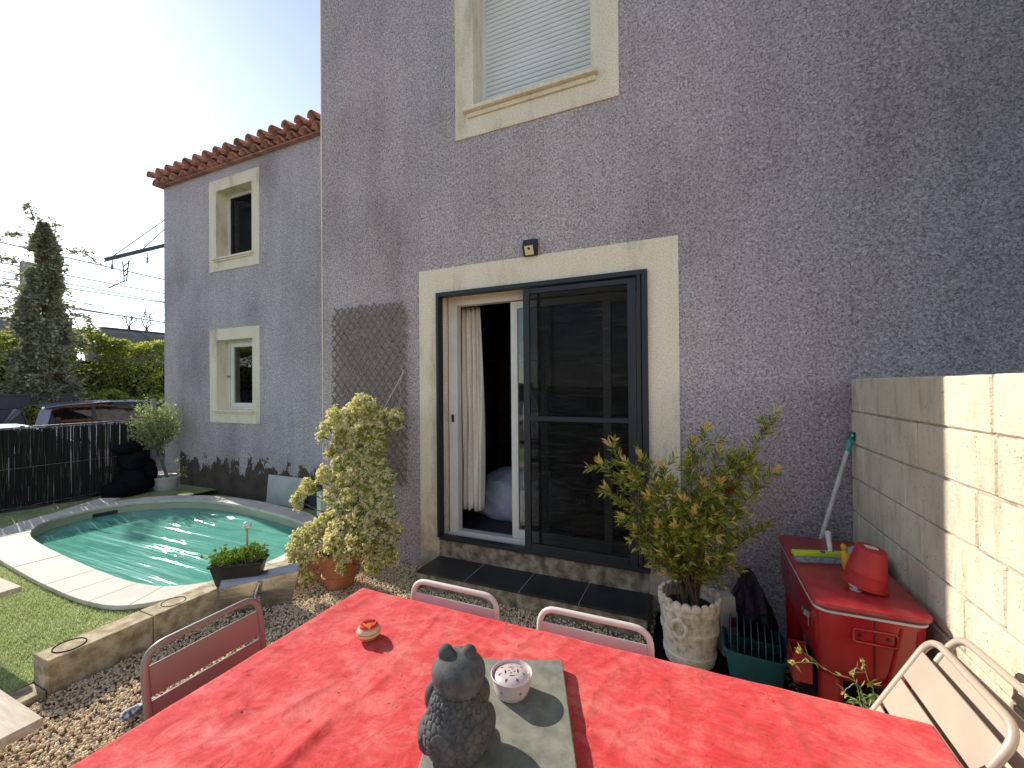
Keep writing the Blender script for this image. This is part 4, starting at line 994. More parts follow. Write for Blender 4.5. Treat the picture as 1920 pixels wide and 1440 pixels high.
# cord from the plant up to the trellis
a, b = at_y(718, 770, -.20), at_y(757, 697, -.05)
cord = thing('cord', 'white cord tying the jasmine up to the right edge of the trellis', 'cord', b)
MB().tube([a, (a + b) / 2 + Vector((0, -.01, -.01)), b], .0045, 6).build('rope', MAT['string'], cord, smooth=True)
e = at_y(752, 745, -.06); f_ = at_y(751, 765, -.1)
MB().tube(catmull([at_y(752, 712, -.055), at_y(749, 725, -.06), e, at_y(748, 755, -.08), f_], 5), .002, 5).build('loose_end', MAT['string'], cord, smooth=True)
MB().tube([at_y(757, 697, -.05), at_y(752, 690, -.045)], .003, 5).tube([at_y(755, 700, -.05), at_y(760, 692, -.045)], .003, 5).build('knot', MAT['string'], cord)

# ------------------------------------------------------------------ cement barrel pot with bottlebrush
bc = (-.045, -.46, .0)
bp = thing('barrel_pot', 'white cement planter shaped like a small barrel with a ring handle', 'pot', bc)
def stave(a, z): return 1 - .022 * max(0, 1 - abs(math.sin(a * 9)) / .22)
prof = [(.128, .0), (.136, .012), (.139, .05), (.146, .055), (.148, .075), (.143, .082), (.152, .19), (.160, .195), (.162, .215), (.156, .222), (.164, .315), (.171, .322), (.172, .345), (.168, .352), (.170, .375), (.150, .375), (.145, .30), (.0, .29)]
n_ = 234
MB().lathe([p for p in prof], bc, n_, mod=lambda a, z: stave(a, z) if min(abs(z - .13), abs(z - .27), abs(z - .03)) < .06 else 1).build('body', MAT['barrel'], bp, smooth=True)
for k in range(19):
    a = 2 * PI * k / 19; MB().obox((bc[0], bc[1], 0), (0, 0, 0), (0, 0, 0), (0, 0, 0)) if False else MB().tube([(bc[0] + q * math.cos(a), bc[1] + q * math.sin(a), .368) for q in (.146, .150, .170, .174)], [.020, .027, .027, .020], 14).build('scallop', MAT['barrel'], bp, smooth=True)
MB().lathe([(.150, .31), (.05, .325), (0, .325)], bc, 24).build('soil', MAT['soil'], bp)
an = math.atan2(CAM[1] - bc[1], CAM[0] - bc[0]) - .32
hc = Vector((bc[0] + .172 * math.cos(an), bc[1] + .172 * math.sin(an), .255)); tt = Vector((-math.sin(an), math.cos(an), 0)); rr_ = Vector((math.cos(an), math.sin(an), 0))
MB().tube([hc + (tt * math.cos(u) * .042 + Vector((0, 0, 1)) * math.sin(u) * .046 + rr_ * .004) for u in np.linspace(0, 2 * PI, 21)], .011, 8, False).ball(hc + Vector((0, 0, .045)), .018, 12, 8).build('ring_handle', MAT['barrel'], bp, smooth=True)

bb = thing('bottlebrush', 'upright bottlebrush shrub with yellow-pink shoot tips in the barrel pot', 'shrub', (bc[0], bc[1], .32))
BR = [((1140, 828), -.55, 1), ((1172, 862), -.62, 0), ((1122, 862), -.60, 1), ((1135, 912), -.62, 1), ((1165, 968), -.66, 1), ((1190, 992), -.62, 1), ((1212, 1035), -.58, 1), ((1200, 850), -.48, 1), ((1240, 870), -.50, 1), ((1258, 900), -.56, 0), ((1455, 772), -.36, 0), ((1325, 800), -.42, 1), ((1300, 822), -.40, 1), ((1350, 840), -.46, 1), ((1375, 850), -.42, 1), ((1390, 840), -.40, 0), ((1456, 879), -.42, 1), ((1400, 880), -.40, 1), ((1412, 850), -.34, 0), ((1440, 985), -.40, 0), ((1385, 965), -.38, 0), ((1372, 1058), -.44, 0), ((1375, 1020), -.5, 0), ((1290, 860), -.46, 0), ((1320, 905), -.58, 1), ((1280, 935), -.64, 1), ((1300, 960), -.68, 1), ((1265, 985), -.70, 1), ((1320, 1000), -.68, 0), ((1245, 1040), -.64, 0), ((1340, 960), -.6, 0), ((1215, 930), -.62, 1), ((1230, 905), -.6, 0), ((1350, 900), -.5, 1), ((1235, 980), -.66, 1), ((1290, 1020), -.66, 0), ((1340, 1045), -.6, 0), ((1260, 1010), -.62, 0), ((1185, 895), -.58, 1), ((1310, 935), -.36, 0), ((1275, 950), -.34, 0)]
stm = MB()
for bi, ((px_, py_), Y_, tip) in enumerate(BR):
    end = np.array(at_y(px_, py_, Y_)); rt = np.array([bc[0] + rnd.uniform(-.06, .06), bc[1] + rnd.uniform(-.05, .05), .32])
    hgt = end[2]; fork = np.array([bc[0] + (end[0] - bc[0]) * .28, bc[1] + (end[1] - bc[1]) * .3, .34 + (hgt - .34) * .45])
    pts = np.array(catmull([rt, (rt + fork) / 2 + rng.normal(size=3) * .012, fork, fork * .42 + end * .58 + [0, 0, .012], end], 7))
    br = thing  # (branch parts below)
    b_ = MB().tube(pts, [max(.0012, .0065 * (1 - i / len(pts))) for i in range(len(pts))], 5).build('branch', MAT['bark'], bb)
    L_all = np.linalg.norm(np.diff(pts, axis=0), axis=1).sum(); nl = int(26 + 75 * L_all)
    PP, DD, TP, TD = [], [], [], []
    def side(t0, t1, cnt, spread, scl=1):
        for q in range(cnt):
            t = t0 + (t1 - t0) * (q + rnd.random()) / cnt; s_ = t * (len(pts) - 1); i0 = min(int(s_), len(pts) - 2); fr_ = s_ - i0
            p = pts[i0] * (1 - fr_) + pts[i0 + 1] * fr_; tg = pts[i0 + 1] - pts[i0]; tg /= np.linalg.norm(tg)
            a_ = np.cross(tg, rdir(1)[0]); a_ /= np.linalg.norm(a_)
            yield p, tg, a_
    for p, tg, a_ in side(.48, .94, nl, .8): PP.append(p + a_ * .002); DD.append(tg * rnd.uniform(.35, .9) + a_ * .9 + np.array([0, 0, .1]))
    # short side shoots
    for p, tg, a_ in list(side(.48, .93, 6, 1)):
        sd_ = tg * .6 + a_ * .8; sd_ /= np.linalg.norm(sd_); ln = rnd.uniform(.06, .13)
        for q in range(19):
            u = rnd.random(); c2 = np.cross(sd_, rdir(1)[0]); c2 /= np.linalg.norm(c2); (TP if (u > .82 and rnd.random() < .55) else PP).append(p + sd_ * ln * u); (TD if len(TP) > len(TD) else DD).append(sd_ * .8 + c2 * .8)
    for p, tg, a_ in side(.93, 1.0, 20 if tip else 12, 1): (TP if tip or rnd.random() < .4 else PP).append(p); (TD if len(TP) > len(TD) else DD).append(tg * rnd.uniform(.7, 1.4) + a_ * .7)
    leaves(PP, DD, .050, .0115, MAT['leaf_bottle'], 'leaves', b_, fold=.15)
    if TP: leaves(TP, TD, .046, .0120, MAT['leaf_tip'], 'shoot_tip', b_, fold=.15)
for (px_, py_), Y_ in (((1372, 918), -.44), ((1432, 806), -.37)):
    c_ = np.array(at_y(px_, py_, Y_)); u = rdir(260); leaves(c_ + u * .003 + np.outer(rng.uniform(-1, 1, 260), [.018, 0, .016]), u, .014, .0018, MAT['brush_flower'], 'flower', bb)
# ------------------------------------------------------------------ things between the pot and the cooler
cr = thing('teal_box', 'dull teal plastic tub with a rack of upright slats beside the barrel pot', 'tub', (.29, -.50, 0))
tb = MB()
ox = Vector((.285, -.50, 0)); ang = math.radians(-4); ex = Vector((math.cos(ang), math.sin(ang), 0)); ey = Vector((-math.sin(ang), math.cos(ang), 0))
def tub(mb, rings):
    o_ = len(mb.v)
    for (hx, hy, z) in rings:
        for i in range(24):
            a = 2 * PI * i / 24; cxx = math.copysign(abs(math.cos(a)) ** .35, math.cos(a)) * hx; cyy = math.copysign(abs(math.sin(a)) ** .35, math.sin(a)) * hy
            q = ox + ex * cxx + ey * cyy; mb.v.append((q.x, q.y, z))
    for r in range(len(rings) - 1):
        for i in range(24): a = o_ + r * 24 + i; b = o_ + r * 24 + (i + 1) % 24; mb.f.append((a, b, b + 24, a + 24))
    mb.f.append(tuple(o_ + i for i in range(24))[::-1]); mb.f.append(tuple(o_ + (len(rings) - 1) * 24 + i for i in range(24)))
tub(tb, [(.115, .12, .0), (.122, .128, .01), (.145, .15, .185), (.158, .162, .19), (.160, .164, .205), (.150, .154, .205), (.140, .145, .19), (.115, .12, .015)])
tb.build('tub', MAT['teal_plastic'], cr, smooth=True)
for k in range(8):
    x = -.115 + k * .033; hgt = .31 - .012 * abs(k - 1)
    pl = []
    for i in range(13):
        u = i / 12; yy = -.10 + .235 * u; z = .19 + (hgt - .17) * math.sin(PI * u) ** .55 if 0 < i < 12 else .17
        pl.append((yy, z))
    mb = MB(); 
    for s_ in (-.0022, .0022):
        for yy, z in pl + [(.135, .15), (-.10, .15)]: q = ox + ex * (x + s_) + ey * yy; mb.v.append((q.x, q.y, z))
    nq = len(pl) + 2; mb.f = [tuple(range(nq)), tuple(range(2 * nq - 1, nq - 1, -1))] + [(i, (i + 1) % nq, nq + (i + 1) % nq, nq + i) for i in range(nq)]
    mb.build('rack_slat', MAT['teal_plastic'], cr)
MB().obox(ox + ey * .0 + Vector((0, 0, .185)), ex * .13, ey * .004, Vector((0, 0, .025))).build('rack_bar', MAT['teal_plastic'], cr)
bag = MB().ball((.29, -.27, .22), .15, 72, 48, (1.0, .75, 1.45))
bag.v = [tuple((lambda q, k: Vector((.29 + (q.x - .29) * k - .02 * (1 - k), -.27 + (q.y + .27) * k, max(0, q.z + .12 * (1 - k)))) + mnoise.noise_vector(Vector((q.x * 9, q.y * 9, q.z * 4))) * .03 + mnoise.noise_vector(Vector((q.x * 26, q.y * 26, q.z * 9))) * .012)(Vector(p), 1 - .75 * max(0, min(1, (p[2] - .22) / .24)) ** 1.3)) for p in bag.v]
bag.ball((.355, -.36, .20), .06, 24, 14, (.8, .8, 1.6))
tag(bag.build('plastic_bag', MAT['dark_bag'], smooth=True), 'crumpled near-black plastic bag standing behind the teal tub', 'bag')
ct = thing('white_carton', 'white carton with red print wedged behind the barrel pot and teal tub', 'carton', (.15, -.36, 0))
MB().obox((.155, -.35, .20), (.045, .02, 0), (-.015, .04, 0), (-.01, 0, .17)).build('box', MAT['white_plain'], ct, bev=.004)
MB().obox((.19, -.381, .225), (.022, .010, 0), (0, .0005, 0), (0, 0, .028)).build('red_print', MAT['cooler_print'], ct)
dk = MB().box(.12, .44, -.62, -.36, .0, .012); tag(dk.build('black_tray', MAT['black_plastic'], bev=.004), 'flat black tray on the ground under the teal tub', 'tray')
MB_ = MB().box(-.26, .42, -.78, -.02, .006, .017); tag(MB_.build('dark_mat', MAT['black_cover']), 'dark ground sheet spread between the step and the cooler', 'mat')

# ------------------------------------------------------------------ red cooler cart
ck = thing('cooler_cart', 'red retro metal cooler cart standing against the block wall', 'cooler', (.64, -.64, 0))
def rrect(x0, x1, y0, y1, r, z, n=5):
    out = []
    for cx, cy, a0 in ((x1 - r, y1 - r, 0), (x0 + r, y1 - r, PI / 2), (x0 + r, y0 + r, PI), (x1 - r, y0 + r, 1.5 * PI)):
        for i in range(n + 1): a = a0 + PI / 2 * i / n; out.append((cx + r * math.cos(a), cy + r * math.sin(a), z))
    return out
def loft(rings, cap=True):
    mb = MB(); n = len(rings[0])
    for r in rings: mb.v += r
    for j in range(len(rings) - 1):
        for i in range(n): a = j * n + i; b = j * n + (i + 1) % n; mb.f.append((a, b, b + n, a + n))
    if cap: mb.f.append(tuple(range(n))[::-1]); mb.f.append(tuple((len(rings) - 1) * n + i for i in range(n)))
    return mb
KX0, KX1, KY0, KY1 = .452, .815, -1.055, -.21
loft([rrect(KX0 + .03, KX1 - .03, KY0 + .03, KY1 - .02, .05, .400), rrect(KX0 + .020, KX1 - .020, KY0 + .020, KY1 - .01, .05, .412), rrect(KX0 + .006, KX1 - .006, KY0 + .006, KY1, .05, .47), rrect(KX0, KX1, KY0, KY1, .05, .683)]).build('body', MAT['red_paint'], ck, smooth=True)
loft([rrect(KX0 - .006, KX1 + .006, KY0 - .006, KY1, .055, .6835), rrect(KX0 - .006, KX1 + .006, KY0 - .006, KY1, .055, .6925)]).build('rim_trim', MAT['silver_trim'], ck, smooth=True)
loft([rrect(KX0 - .008, KX1 + .012, KY0 - .012, KY1, .055, .702), rrect(KX0 - .012, KX1 + .016, KY0 - .016, KY1, .058, .708), rrect(KX0 - .010, KX1 + .014, KY0 - .014, KY1, .056, .722), rrect(KX0 + .02, KX1 - .02, KY0 + .02, KY1 - .03, .04, .730)]).build('lid', MAT['red_dusty'], ck, smooth=True)
loft([rrect(KX0 + .01, KX1 - .01, KY0 + .01, KY1, .05, .6927), rrect(KX0 + .01, KX1 - .01, KY0 + .01, KY1, .05, .7018)]).build('gasket', MAT['black_plastic'], ck)
for x in (KX0 + .06, KX1 - .06):
    for y in (KY0 + .07, KY1 - .08):
        MB().lathe([(.030, .02), (.038, .06), (.044, .41)], (x, y, 0), 18).build('leg', MAT['red_paint'], ck, smooth=True)
        MB().lathe([(.0, .0), (.026, .0), (.026, .03), (0, .03)], (x, y, 0), 14).build('caster', MAT['black_plastic'], ck)
MB().box(KX0 + .02, KX1 - .02, KY0 + .04, KY1 - .03, .10, .112).build('shelf', MAT['black_plastic'], ck)
# pressed logo plate: a raised rounded frame with two bolt holes, and a vertical seam
cxp, czp, yy = .642, .612, KY0 - .003
ring = [(cxp + dx, yy, czp + dz) for dx, dz in [(-.07, .02), (-.062, .026), (.062, .026), (.07, .02), (.07, -.02), (.062, -.026), (-.062, -.026), (-.07, -.02), (-.07, .02)]]
MB().tube(ring, .0045, 6, False).build('badge_frame', MAT['red_paint'], ck, smooth=True)
MB().box(cxp - .0012, cxp + .0012, yy + .0015, yy + .006, .43, .678).build('seam', MAT['black_plastic'], ck)
for x in (-.045, .045): MB().tube([(cxp + x, yy + .003, czp), (cxp + x, yy - .001, czp)], .0055, 10).build('bolt_hole', MAT['black_plastic'], ck)
MB().tube([(cxp + .085, yy + .004, .665), (cxp + .040, yy + .008, .43)], .006, 8).tube([(cxp + .135, yy + .006, .665), (cxp + .115, yy + .008, .42)], .004, 8).build('pressed_rib', MAT['red_paint'], ck, smooth=True)
# bottle opener and cap catcher on the long side
MB().obox((KX0 - .012, -.93, .615), (.012, 0, -.006), (0, .022, 0), (.002, 0, .012)).obox((KX0 - .004, -.93, .585), (.003, 0, 0), (0, .010, 0), (0, 0, .03)).build('bottle_opener', MAT['galva'], ck, bev=.002)
cc_ = MB(); x0, x1, y0, y1, z0, z1 = KX0 - .075, KX0 - .004, -.995, -.885, .335, .455
cc_.box(x0, x0 + .003, y0, y1, z0, z1).box(x0 + .003, x1, y0, y0 + .003, z0, z1).box(x0 + .003, x1, y1 - .003, y1, z0, z1).box(x0 + .003, x1, y0 + .003, y1 - .003, z0, z0 + .003)
cc_.build('cap_catcher', MAT['red_paint'], ck, bev=.001)
MB().tube([(KX0 + .1, KY1 - .28, .735), (KX0 + .1, KY1 - .28, .7311)], .004, 8).build('lid_screw', MAT['galva'], ck)

# on the lid
LZ = .7315
bh_ = thing('broom_head', 'lime green broom head with grey bristles lying on the cooler lid', 'broom', (.56, -.60, LZ))
o0 = Vector((.445, -.640, LZ + .038)); o1 = Vector((.700, -.565, LZ + .038)); dr = (o1 - o0); dn = dr.normalized(); pp = Vector((-dn.y, dn.x, 0))
MB().obox((o0 + o1) / 2, dr / 2, pp * .017, Vector((0, 0, .011))).build('block', MAT['lime'], bh_, bev=.004)
br_ = MB()
for i in range(95):
    u = (i + .5) / 95
    for r in range(3):
        p0 = o0 + dr * u + pp * (-.012 + r * .010) + Vector((0, 0, -.009)); p1 = p0 - pp * (.028 - .004 * r) + Vector((rnd.uniform(-.003, .003), rnd.uniform(-.003, .003), -.024)); sd_ = dn * .0011
        br_.add([p0 - sd_, p0 + sd_, p1 + sd_, p1 - sd_], [(0, 1, 2, 3)])
br_.build('bristles', MAT['bristle'], bh_, kind='stuff')
sp_ = o0 + dr * .66 + Vector((0, 0, .008)); MB().tube([sp_, sp_ + pp * .055 + Vector((.02, 0, .055)), sp_ + pp * .075 + Vector((.028, 0, .080))], [.009, .013, .0145], 12).build('socket', MAT['silver_trim'], bh_, smooth=True)
MB().ball(o0 + dr * .5 + pp * -.010 + Vector((0, 0, .012)), .011, 12, 8, (1, 1, .5)).build('boss', MAT['teal_dark'], bh_, smooth=True)
up = thing('upturned_pot', 'faded red plastic flower pot upside down and tilted on the cooler lid', 'pot', (.665, -.87, LZ))
mt = Matrix.Scale(.86, 4) if False else Matrix.Translation((.668, -.865, LZ + .020)) @ Matrix.Diagonal((.74, .74, .90, 1)) @ Matrix.Rotation(math.radians(9), 4, 'Y') @ Matrix.Rotation(math.radians(5), 4, 'X')
lp_ = MB().lathe([(.104, .0), (.112, .001), (.112, .010), (.104, .012), (.101, .012), (.096, .060), (.0965, .063), (.094, .064), (.072, .176), (.066, .180), (.0, .180)], (0, 0, 0), 40)
lp_.v = [tuple(mt @ Vector(p)) for p in lp_.v]; lp_.build('pot', MAT['red_plastic'], up, smooth=True)
sr = MB().obox((0, 0, .183), (.030, .004, 0), (-.002, .016, 0), (0, 0, .002)); sr.v = [tuple(mt @ Vector(p)) for p in sr.v]; sr.build('torn_paper', MAT['white_plain'], up)
gl = MB().lathe([(.0, .0), (.020, .0), (.022, .003), (.008, .006), (.007, .016), (.024, .019), (.024, .026), (.0, .026)], (.625, -.905, LZ), 24)
tag(gl.build('glass_knob', MAT['silver_trim'], smooth=True), 'small pale knob propping up the tilted red flower pot', 'knob')
yb = MB().lathe([(.0, .0), (.020, .0), (.024, .01), (.026, .05), (.022, .075), (.010, .095), (.013, .10), (.013, .115), (.006, .125), (.0, .125)], (.662, -.700, LZ), 24)
yb.v = [(p[0] - (p[2] - LZ) * .18, p[1] + (p[2] - LZ) * .1, p[2]) for p in yb.v]
tag(yb.build('yellow_bottle', MAT['yellow'], smooth=True), 'small yellow-orange plastic bottle behind the upturned red pot', 'bottle')
gc = MB().ball((.76, -.56, LZ + .035), .085, 32, 16, (.95, 1.2, .42)); gc.v = [tuple(Vector((p[0], p[1], max(LZ, p[2]))) + mnoise.noise_vector(Vector(p) * 12) * .010) for p in gc.v]
tag(gc.build('grey_cloth', MAT['grey_cloth'], smooth=True), 'folded blue-grey cloth on the cooler lid beside the block wall', 'cloth')
# mop handle
a = Vector((.855, -.075, 1.335)); b = Vector((.50, -.135, .0)); d_ = (b - a)
mp = thing('mop', 'long grey mop with a teal grip leaning in the corner of the walls', 'mop', b)
MB().tube([a + d_ * .05, b], .012, 12).build('tube', MAT['silver_trim'], mp, smooth=True)
MB().tube([a + d_ * .035, a + d_ * .085], [.0155, .0140], 14).build('grip', MAT['teal_grip'], mp, smooth=True)
MB().tube([a, a + d_ * .004, a + d_ * .036], [.010, .017, .016], 14).build('end_cap', MAT['teal_dark'], mp, smooth=True)
MB().tube([a + d_ * .015 + Vector((-.006, -.017, 0)), a + d_ * .015 + Vector((-.002, -.014, 0))], .006, 12).build('hang_hole', MAT['white_plain'], mp)
mh = MB()
for k in range(40): an_ = rnd.uniform(0, 2 * PI); mh.tube([(.5, -.14, .09), (.5 + math.cos(an_) * .05, -.14 + math.sin(an_) * .05, .05), (.5 + math.cos(an_) * .09, -.14 + math.sin(an_) * .09, .008)], .005, 5)
mh.build('strands', MAT['bristle'], mp, kind='stuff')

# weeds near the cooler
def weed(pts_list, label, fl):
    w0 = thing('weed', label, 'weed', pts_list[0][0], 'flowering weeds beside the cooler')
    st_ = MB(); PP, DD, FP_, FD_ = [], [], [], []
    for pts in pts_list:
        c_ = catmull(pts, 6); st_.tube(c_, [.0022 * (1 - .6 * i / len(c_)) for i in range(len(c_))], 5)
        for q in range(8): k = rnd.randrange(len(c_) // 4, len(c_)); PP.append(c_[k]); DD.append(rng.normal(size=3) + [0, 0, .3])
        e_ = c_[-1]
        for q in range(fl): u = rdir(1)[0]; FP_.append(e_ + u * .003); FD_.append(u + [0, 0, .4])
    st_.build('stem', MAT['weed'], w0); leaves(PP, DD, .030, .007, MAT['weed'], 'leaves', w0); leaves(FP_, FD_, .010, .005, MAT['weed_flower'], 'flower', w0)
Yw = -1.28
r0 = at_y(1625, 1300, Yw); r0.z = 0
weed([[r0, at_y(1620, 1310, Yw), at_y(1560, 1262, Yw), at_y(1525, 1243, Yw), at_y(1485, 1243, Yw)], [at_y(1545, 1255, Yw), at_y(1520, 1232, Yw), at_y(1497, 1220, Yw)], [r0, at_y(1612, 1308, Yw), at_y(1590, 1290, Yw), at_y(1583, 1302, Yw)]], 'thin weed bending left with a small yellow flower in front of the cooler', 26)
r1 = at_y(1650, 1310, Yw); r1.z = 0
weed([[r1, at_y(1640, 1315, Yw), at_y(1628, 1275, Yw), at_y(1618, 1243, Yw)], [at_y(1624, 1262, Yw), at_y(1606, 1253, Yw), at_y(1597, 1266, Yw)]], 'upright weed with a seed head just left of the beige chair', 8)
cl = [at_y(x_, y_, Yw) for x_, y_ in ((1630, 1305), (1640, 1300), (1650, 1315), (1625, 1320), (1605, 1310), (1615, 1318))]
PP = []; DD = []
for c_ in cl:
    for q in range(6): PP.append(np.array(c_)); DD.append(rng.normal(size=3) * [1, 1, .6] + [0, 0, -.5])
wl_ = thing('weed', 'low tuft of drooping narrow leaves at the table edge by the cooler', 'weed', (r1.x, r1.y, 0), 'flowering weeds beside the cooler')
leaves(PP, DD, .04, .008, MAT['weed'], 'leaves', wl_); MB().tube([(r1.x, r1.y, 0), tuple(cl[1])], .002, 5).build('stem', MAT['weed'], wl_)

# ------------------------------------------------------------------ chairs
def bow(pts, r=.04, n=6):
    """polyline with rounded corners"""
    pts = [Vector(p) for p in pts]; out = [pts[0]]
    for i in range(1, len(pts) - 1):
        a, b, c = pts[i - 1], pts[i], pts[i + 1]; u = (a - b).normalized(); v = (c - b).normalized(); rr = min(r, (a - b).length / 2.01, (c - b).length / 2.01)
        for k in range(n + 1): t = k / n; out.append((b + u * rr) * (1 - t) ** 2 + 2 * b * t * (1 - t) + (b + v * rr) * t * t)
    out.append(pts[-1]); return out
def make_chair(m, recl=.085, nslat=3, sl=.082, H=.785, W=.19, solid=False):
    """front is +Y; backrest stands at y = -.20 and leans back to y = -.20-recl"""
    t = thing('chair', '-', 'chair', (0, 0, 0), 'slatted metal chairs round the table')
    yb, zb = -.20, .42
    def B(s, x): return Vector((x, yb - recl * s, zb + (H - zb) * s))
    MB().tube(bow([B(0, -W), B(1, -W), B(1, W), B(0, W)], .062), .0110, 10).build('back_frame', m, t, smooth=True)
    top = .87
    for k in range(nslat):
        s1 = top - k * ((sl + .011) / (H - zb)); s0 = s1 - sl / (H - zb)
        if s0 < .02: break
        n_ = (B(1, 0) - B(0, 0)).normalized(); nn = Vector((0, n_.z, -n_.y)) * .004
        c_ = (B(s0, 0) + B(s1, 0)) / 2; MB().obox(c_, Vector((W - .010, 0, 0)), nn, (B(s1, 0) - B(s0, 0)) / 2).build('back_slat', m, t, bev=.003)
    for k in range(6): y = -.17 + k * .068; MB().box(-W + .012, W - .012, y, y + .058, .438, .446).build('seat_slat', m, t, bev=.002)
    MB().tube(bow([(-W, -.20, .425), (-W, .23, .43), (W, .23, .43), (W, -.20, .425), (-W, -.20, .425)], .04), .011, 8, False).build('seat_frame', m, t, smooth=True)
    for sx in (-1, 1):
        MB().tube([(sx * W, .19, .43), (sx * (W + .02), .225, .012)], .011, 8).build('leg', m, t, smooth=True)
        MB().tube([(sx * W, -.18, .43), (sx * (W + .02), -.24, .012)], .011, 8).build('leg', m, t, smooth=True)
    MB().tube([(-W - .01, -.215, .2), (W + .01, -.215, .2)], .008, 8).build('stretcher', m, t, smooth=True)
    return t
def place(t, top_mid, rz, label, recl):
    """top_mid: xy of the top rail's middle"""
    off = Matrix.Rotation(rz, 3, 'Z') @ Vector((0, -.20 - recl, 0))
    t.location = (top_mid[0] - off.x, top_mid[1] - off.y, 0); t.rotation_euler = (0, 0, rz); t['label'] = label
chA = make_chair(MAT['chair_taupe'], .06, 3, .092, .81, .186)
place(chA, (-1.575, -2.235), math.radians(-90), 'taupe metal chair pushed in at the pool end of the table', .06)
chB = make_chair(MAT['chair_white'], .05, 2, .16, .785, .200)
place(chB, (-.925, -1.655), math.radians(180), 'pinkish white metal chair facing the step, left of the pair', .05)
for dx, dz in ((-.16, 0), (.05, 0), (.11, -.002), (.12, .001), (-.15, .002)):
    pass
chC = copy_tree(chB); place(chC, (-.345, -1.655), math.radians(180), 'pinkish white metal chair right of the pair, in front of the last step tiles', .05)
# chips of rust on the left one's top rail
for (x_, y_) in ((806, 1083), (889, 1105), (912, 1111), (899, 1108)):
    p_ = at_y(x_, y_, -1.655); ch_ = MB().ball((0, 0, 0), .0045, 10, 6, (1.3, .6, .8))
    o_ = ch_.build('paint_chip', MAT['rust'], chB, smooth=True); o_.matrix_parent_inverse = Matrix.Identity(4)
    lx_ = -(p_.x + .925); o_.location = (lx_, -.2615, .789)
chD = make_chair(MAT['chair_beige'], .20, 4, .092, .79, .205)
place(chD, (.70, -1.555), math.radians(90), 'beige slatted metal chair with reclined back at the cooler end of the table', .20)
chE = copy_tree(chD); place(chE, (.765, -1.60), math.radians(90), 'second beige metal chair stacked on the first, nearer the block wall', .20); chE.location.z = .035
chE.rotation_euler.z += .05
# dangling shoe-like cloth by the left chair
sc2 = MB().ball((-2.55, -1.99, .03), .06, 24, 12, (.55, 1.3, .5)); sc2.v = [tuple(Vector(p) + mnoise.noise_vector(Vector(p) * 14) * .012) for p in sc2.v]
def mottled():
    return pm('blue_white_print', (.62, .66, .72), (.12, .14, .20), 45, .8, c3=(.02, .02, .03))
tag(sc2.build('printed_cloth', mottled(), smooth=True), 'small blue and white patterned cloth on the gravel behind the taupe chair', 'cloth')

# ------------------------------------------------------------------ table, cloth and what stands on it
TX0, TX1, TY0, TY1 = -1.34, .545, -2.78, -1.735
tbl = thing('garden_table', 'long rectangular garden table hidden under a red cloth', 'table', ((TX0 + TX1) / 2, -2.25, 0))
for k in range(7):
    y0 = TY0 + .01 + k * (TY1 - TY0 - .02) / 7; MB().box(TX0 + .01, TX1 - .01, y0, y0 + (TY1 - TY0 - .02) / 7 - .006, .715, .738).build('tabletop_board', MAT['table_wood'], tbl)
for x in (TX0 + .08, TX1 - .08):
    for y in (TY0 + .08, TY1 - .08): MB().box(x - .03, x + .03, y - .03, y + .03, 0, .714).build('leg', MAT['table_wood'], tbl, bev=.004)
MB().box(TX0 + .05, TX1 - .05, TY1 - .10, TY1 - .08, .64, .713).box(TX0 + .05, TX1 - .05, TY0 + .08, TY0 + .10, .64, .713).build('apron', MAT['table_wood'], tbl)
OV = .20
def creases(x, y):
    p = Vector((x, y, 0)); w1 = mnoise.noise_vector(p * 1.6) * .18; q = p + w1
    h = .0035 * mnoise.fractal(q * 4.5, 1, 2, 4)
    r1 = 1 - abs(mnoise.noise(Vector((q.x * 2.2 + q.y * .9, q.y * 1.3 - q.x * 3.1, 1.7)))) * 2; h += .0035 * max(0, r1) ** 5
    r2 = 1 - abs(mnoise.noise(Vector((q.x * 5.1 - q.y * 1.5, q.y * 2.4 + q.x * 1.2, 8.3)))) * 2; h += .0035 * max(0, r2) ** 6
    # long fold left of the slab and one right of it
    for (ax, ay, bx, by, wd, hh) in ((-.90, -2.28, -.84, -2.78, .022, .013), (-.75, -1.90, -.30, -1.84, .020, .008), (-.12, -1.88, .02, -2.45, .018, .005), (-1.25, -2.05, -.90, -1.80, .014, .004), (-1.1, -2.6, -1.0, -2.2, .016, .004)):
        A = Vector((ax, ay, 0)); Bq = Vector((bx, by, 0)); d2 = Bq - A; t = max(0, min(1, (p - A).dot(d2) / d2.length_squared)); dist = (p - A - d2 * t + w1 * .25).length
        fade = min(1, 4 * min(t + .05, 1.05 - t)); h += hh * fade * math.exp(-(dist / wd) ** 2)
    # flat under the slab
    return h
SL = (Vector((-.705, -2.025, 0)), Vector((.318, .123, 0)), Vector((.140, -.405, 0)))
def under_slab(x, y):
    d_ = Vector((x, y, 0)) - SL[0]; a = SL[1].normalized(); b = SL[2].normalized(); u, v = d_.dot(a), d_.dot(b)
    m0 = min(u + .01, .35 - u, v + .01, 1.0); return max(0, min(1, m0 / .03))
cm_ = MB(); nx, ny = 300, 190
X0, X1, Y0, Y1 = TX0 - OV, TX1 + OV, TY0 - OV, TY1 + OV
